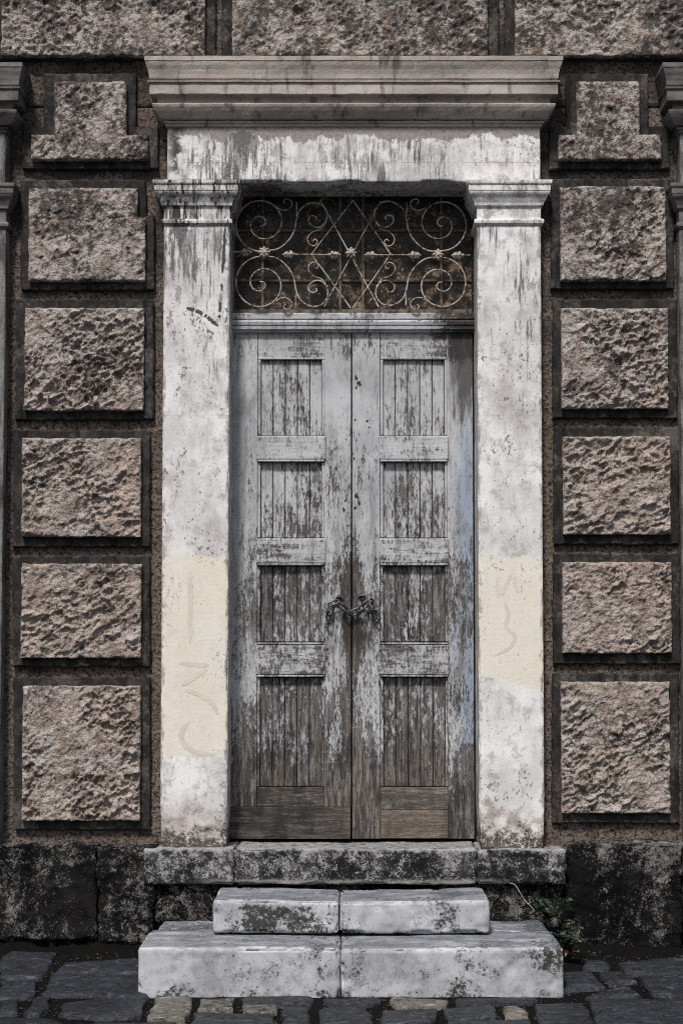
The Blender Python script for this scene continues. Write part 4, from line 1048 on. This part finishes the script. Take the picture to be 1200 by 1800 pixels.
for k in range(nL + 1):
    s = min(k * pitch + .006, L[-1] - 1e-4); i = int(np.searchsorted(L, s)) - 1; i = max(0, min(i, len(C) - 2))
    t = (s - L[i]) / (L[i + 1] - L[i]); c = C[i] + (C[i + 1] - C[i]) * t; d = C[i + 1] - C[i]
    o = link('link', lm, M_CHAIN, chain, (c[0], c[1] - .004, c[2]))
    o.rotation_mode = 'XYZ'; o.rotation_euler = ((.5 if k % 2 else -.95) + random.uniform(-.15, .15), -math.atan2(d[2], d[0]) + random.uniform(-.1, .1), 0)

# ------------------------------------------------------------------ threshold and steps
thr = empty('stone_threshold', (0, -.0, .41), 'speckled grey stone threshold slab under the door, worn pale along its upper edge', 'threshold')
def wear(cx, w, d, seed):
    def f(P):
        k = np.exp(-((P[:, 0] - cx) / w) ** 2) * (P[:, 2] > .55); return -d * k + .005 * (fbm(P * 40, seed, 3) - .5)
    return f
tx = [UX(252, 1510, -.16), UX(414, 1510, -.16), UX(838, 1510, -.16), UX(994, 1510, -.16)]
for k in range(3):
    rock_obj('slab', (tx[k] + .0008, -.158 + .003 * (k != 1), .408), (tx[k + 1] - .0008, YD + .1, .592 - .004 * (k == 2)), M_THRESH, thr, r=.010, res=(.014, .03, .012), amp=.007, fr=8, chip=.014, seed=80 + k, extra=wear(.1, .4, .006, k))
def step(name_label, x0, xm, x1, yf, yb, z0, z1, seed, backs=()):
    e = empty('stone_step', ((x0 + x1) / 2, (yf + yb) / 2, z0), name_label, 'step')
    for k, (a, b) in enumerate(((x0, xm - .002), (xm + .002, x1))):
        def ex(P, s=seed + k):
            dish = -.009 * np.exp(-(P[:, 0] / .38) ** 2) * (P[:, 2] > z1 - .012)
            return dish + .002 * (fbm(P * 22, s, 3, .5) - .5) - .010 * np.clip(fbm(P * 16 + 9, s + 3, 4, .6) - .60, 0, 1) * 4
        rock_obj('slab', (a, yf + .003 * k, z0), (b, yb, z1 - .003 * k), M_MARBLE, e, r=.017, res=(.012, .014, .012), amp=.006, fr=5, chip=.022, seed=seed + k, extra=ex)
    for k, (a, b, c, d, z) in enumerate(backs):
        rf = rough_stone_fn(.005, seed + 5 + k)
        rock_obj('back_slab', (a, c, z0), (b, d, z), M_MARBLE_D, e, r=.015, res=(.012, .012, .03), amp=.008, fr=8, chip=.012, seed=seed + 7 + k, extra=rf)
    return e
zu, zl = .398, .226
step('upper pale marble step of two slabs, narrower, against the threshold', -.679, UX(596, 1600, -.55), .679, -.555, -.175, zl + .004, zu, 90)
step('lower pale marble step of two slabs, wider, resting on the street paving', -1.003, UX(598, 1690, -.86), 1.0, -.855, -.42, -.03, zl, 95,
     ((-.975, -.66, -.415, -.13, zl - .006), (-.64, .64, -.415, -.13, zl - .03), (.66, .985, -.415, -.13, zl - .004)))

# ------------------------------------------------------------------ weeds, twig, leaf
M_LEAF_A = m_leaf('weed_leaf', (.006, .016, .006), (.014, .033, .012)); M_STEM = m_flat('weed_stem', (.03, .045, .02), .8)
M_TWIG = m_flat('dry_twig_bark', (.42, .40, .37), .9); M_DRY = m_leaf('dry_leaf', (.26, .16, .09), (.16, .09, .05))
def weed(base, n, spread, h, seed, label, outw=-.12):
    r = random.Random(seed); e = empty('weed', base, label, 'weed', 'weeds at the foot of the wall'); SV = []; LV, LF = [], []
    for k in range(n):
        a = r.uniform(-1, 1); tip = np.array(base) + np.array([a * spread, r.uniform(outw, -.015), h * r.uniform(.45, 1)])
        mid = (np.array(base) + tip) / 2 + np.array([r.uniform(-.02, .02), -.03, .03])
        pts = spline([base, mid, tip], 6); SV.append(tube(pts, .0018, .0018, 5, taper=lambda t: 1.1 - .7 * t))
        for t in np.linspace(.2, 1, 9):
            p = pts[min(len(pts) - 1, int(t * (len(pts) - 1)))]
            for s in (-1, 1):
                d = np.array([s * r.uniform(.4, 1), r.uniform(-.9, .1), r.uniform(-.2, .6)]); d /= np.linalg.norm(d)
                u = np.cross(d, [r.uniform(-.3, .3), -.6, .8]); u /= np.linalg.norm(u); q = r.uniform(.010, .032); b = len(LV)
                nn = np.cross(u, d) * q * .12
                LV += [p, p + d * q * .45 + u * q * .32 + nn, p + d * q * .8 + u * q * .24 + nn, p + d * q * 1.05, p + d * q * .8 - u * q * .24 + nn, p + d * q * .45 - u * q * .32 + nn]
                LF += [(b, b + 1, b + 2, b + 3), (b, b + 3, b + 4, b + 5)]
    V, F = merge(SV); link('stems', mesh('stems', np.array(V) - np.array(base), F), M_STEM, e, base)
    lo = link('leaves', mesh('leaves', np.array(LV) - np.array(base), LF, False), M_LEAF_A, e, base); lo['kind'] = 'stuff'
weed(tuple(UG(1000, 1690) + np.array([.0, .03, .02])), 11, .10, .19, 3, 'dark green leafy weed growing in the corner beside the lower marble step')
weed((float(UX(965, 1600, -.15)), -.15, .21), 9, .11, .15, 4, 'small dark green weed on the blackened stone just above the lower step end', -.05)
tw = [U(895, 1552, -.17), U(905, 1556, -.20), U(914, 1570, -.20), U(922, 1583, -.19), U(931, 1592, -.18), U(938, 1600, -.17)]
C = spline(tw, 5); V, F = tube(C, .0028, .0028, 6, taper=lambda t: .6 + .5 * t)
F2 = tube(spline([C[18], C[18] + np.array([.02, -.01, .012]), C[18] + np.array([.035, -.01, .01])], 4), .0018, None, 5)
V, F = merge([(V, F), F2]); c = C[-1]
tag(link('twig', mesh('twig', np.array(V) - c, F), M_TWIG, None, c), 'thin pale dry twig leaning on the black stone beside the upper step', 'twig')
lc = UG(1003, 1683) + np.array([0, -.05, .03])
V, F = [], []
for i in range(9):
    t = i / 8; w = .026 * math.sin(math.pi * min(1, t * .92 + .06)) ** .8
    for j in range(5):
        s = j / 4 * 2 - 1; V.append((.09 * t - .045, w * s * (1 + .25 * math.sin(t * 19)), .018 * abs(s) ** 1.5 + .015 * math.sin(t * 5)))
for i in range(8):
    for j in range(4): F.append((i * 5 + j, i * 5 + 5 + j, i * 5 + 6 + j, i * 5 + 1 + j))
lf = tag(link('fallen_leaf', mesh('fallen_leaf', V, F), M_DRY, None, lc), 'curled brown dry leaf lying on the paving beside the lower step', 'leaf')
lf.rotation_euler = (.35, -.25, .5)
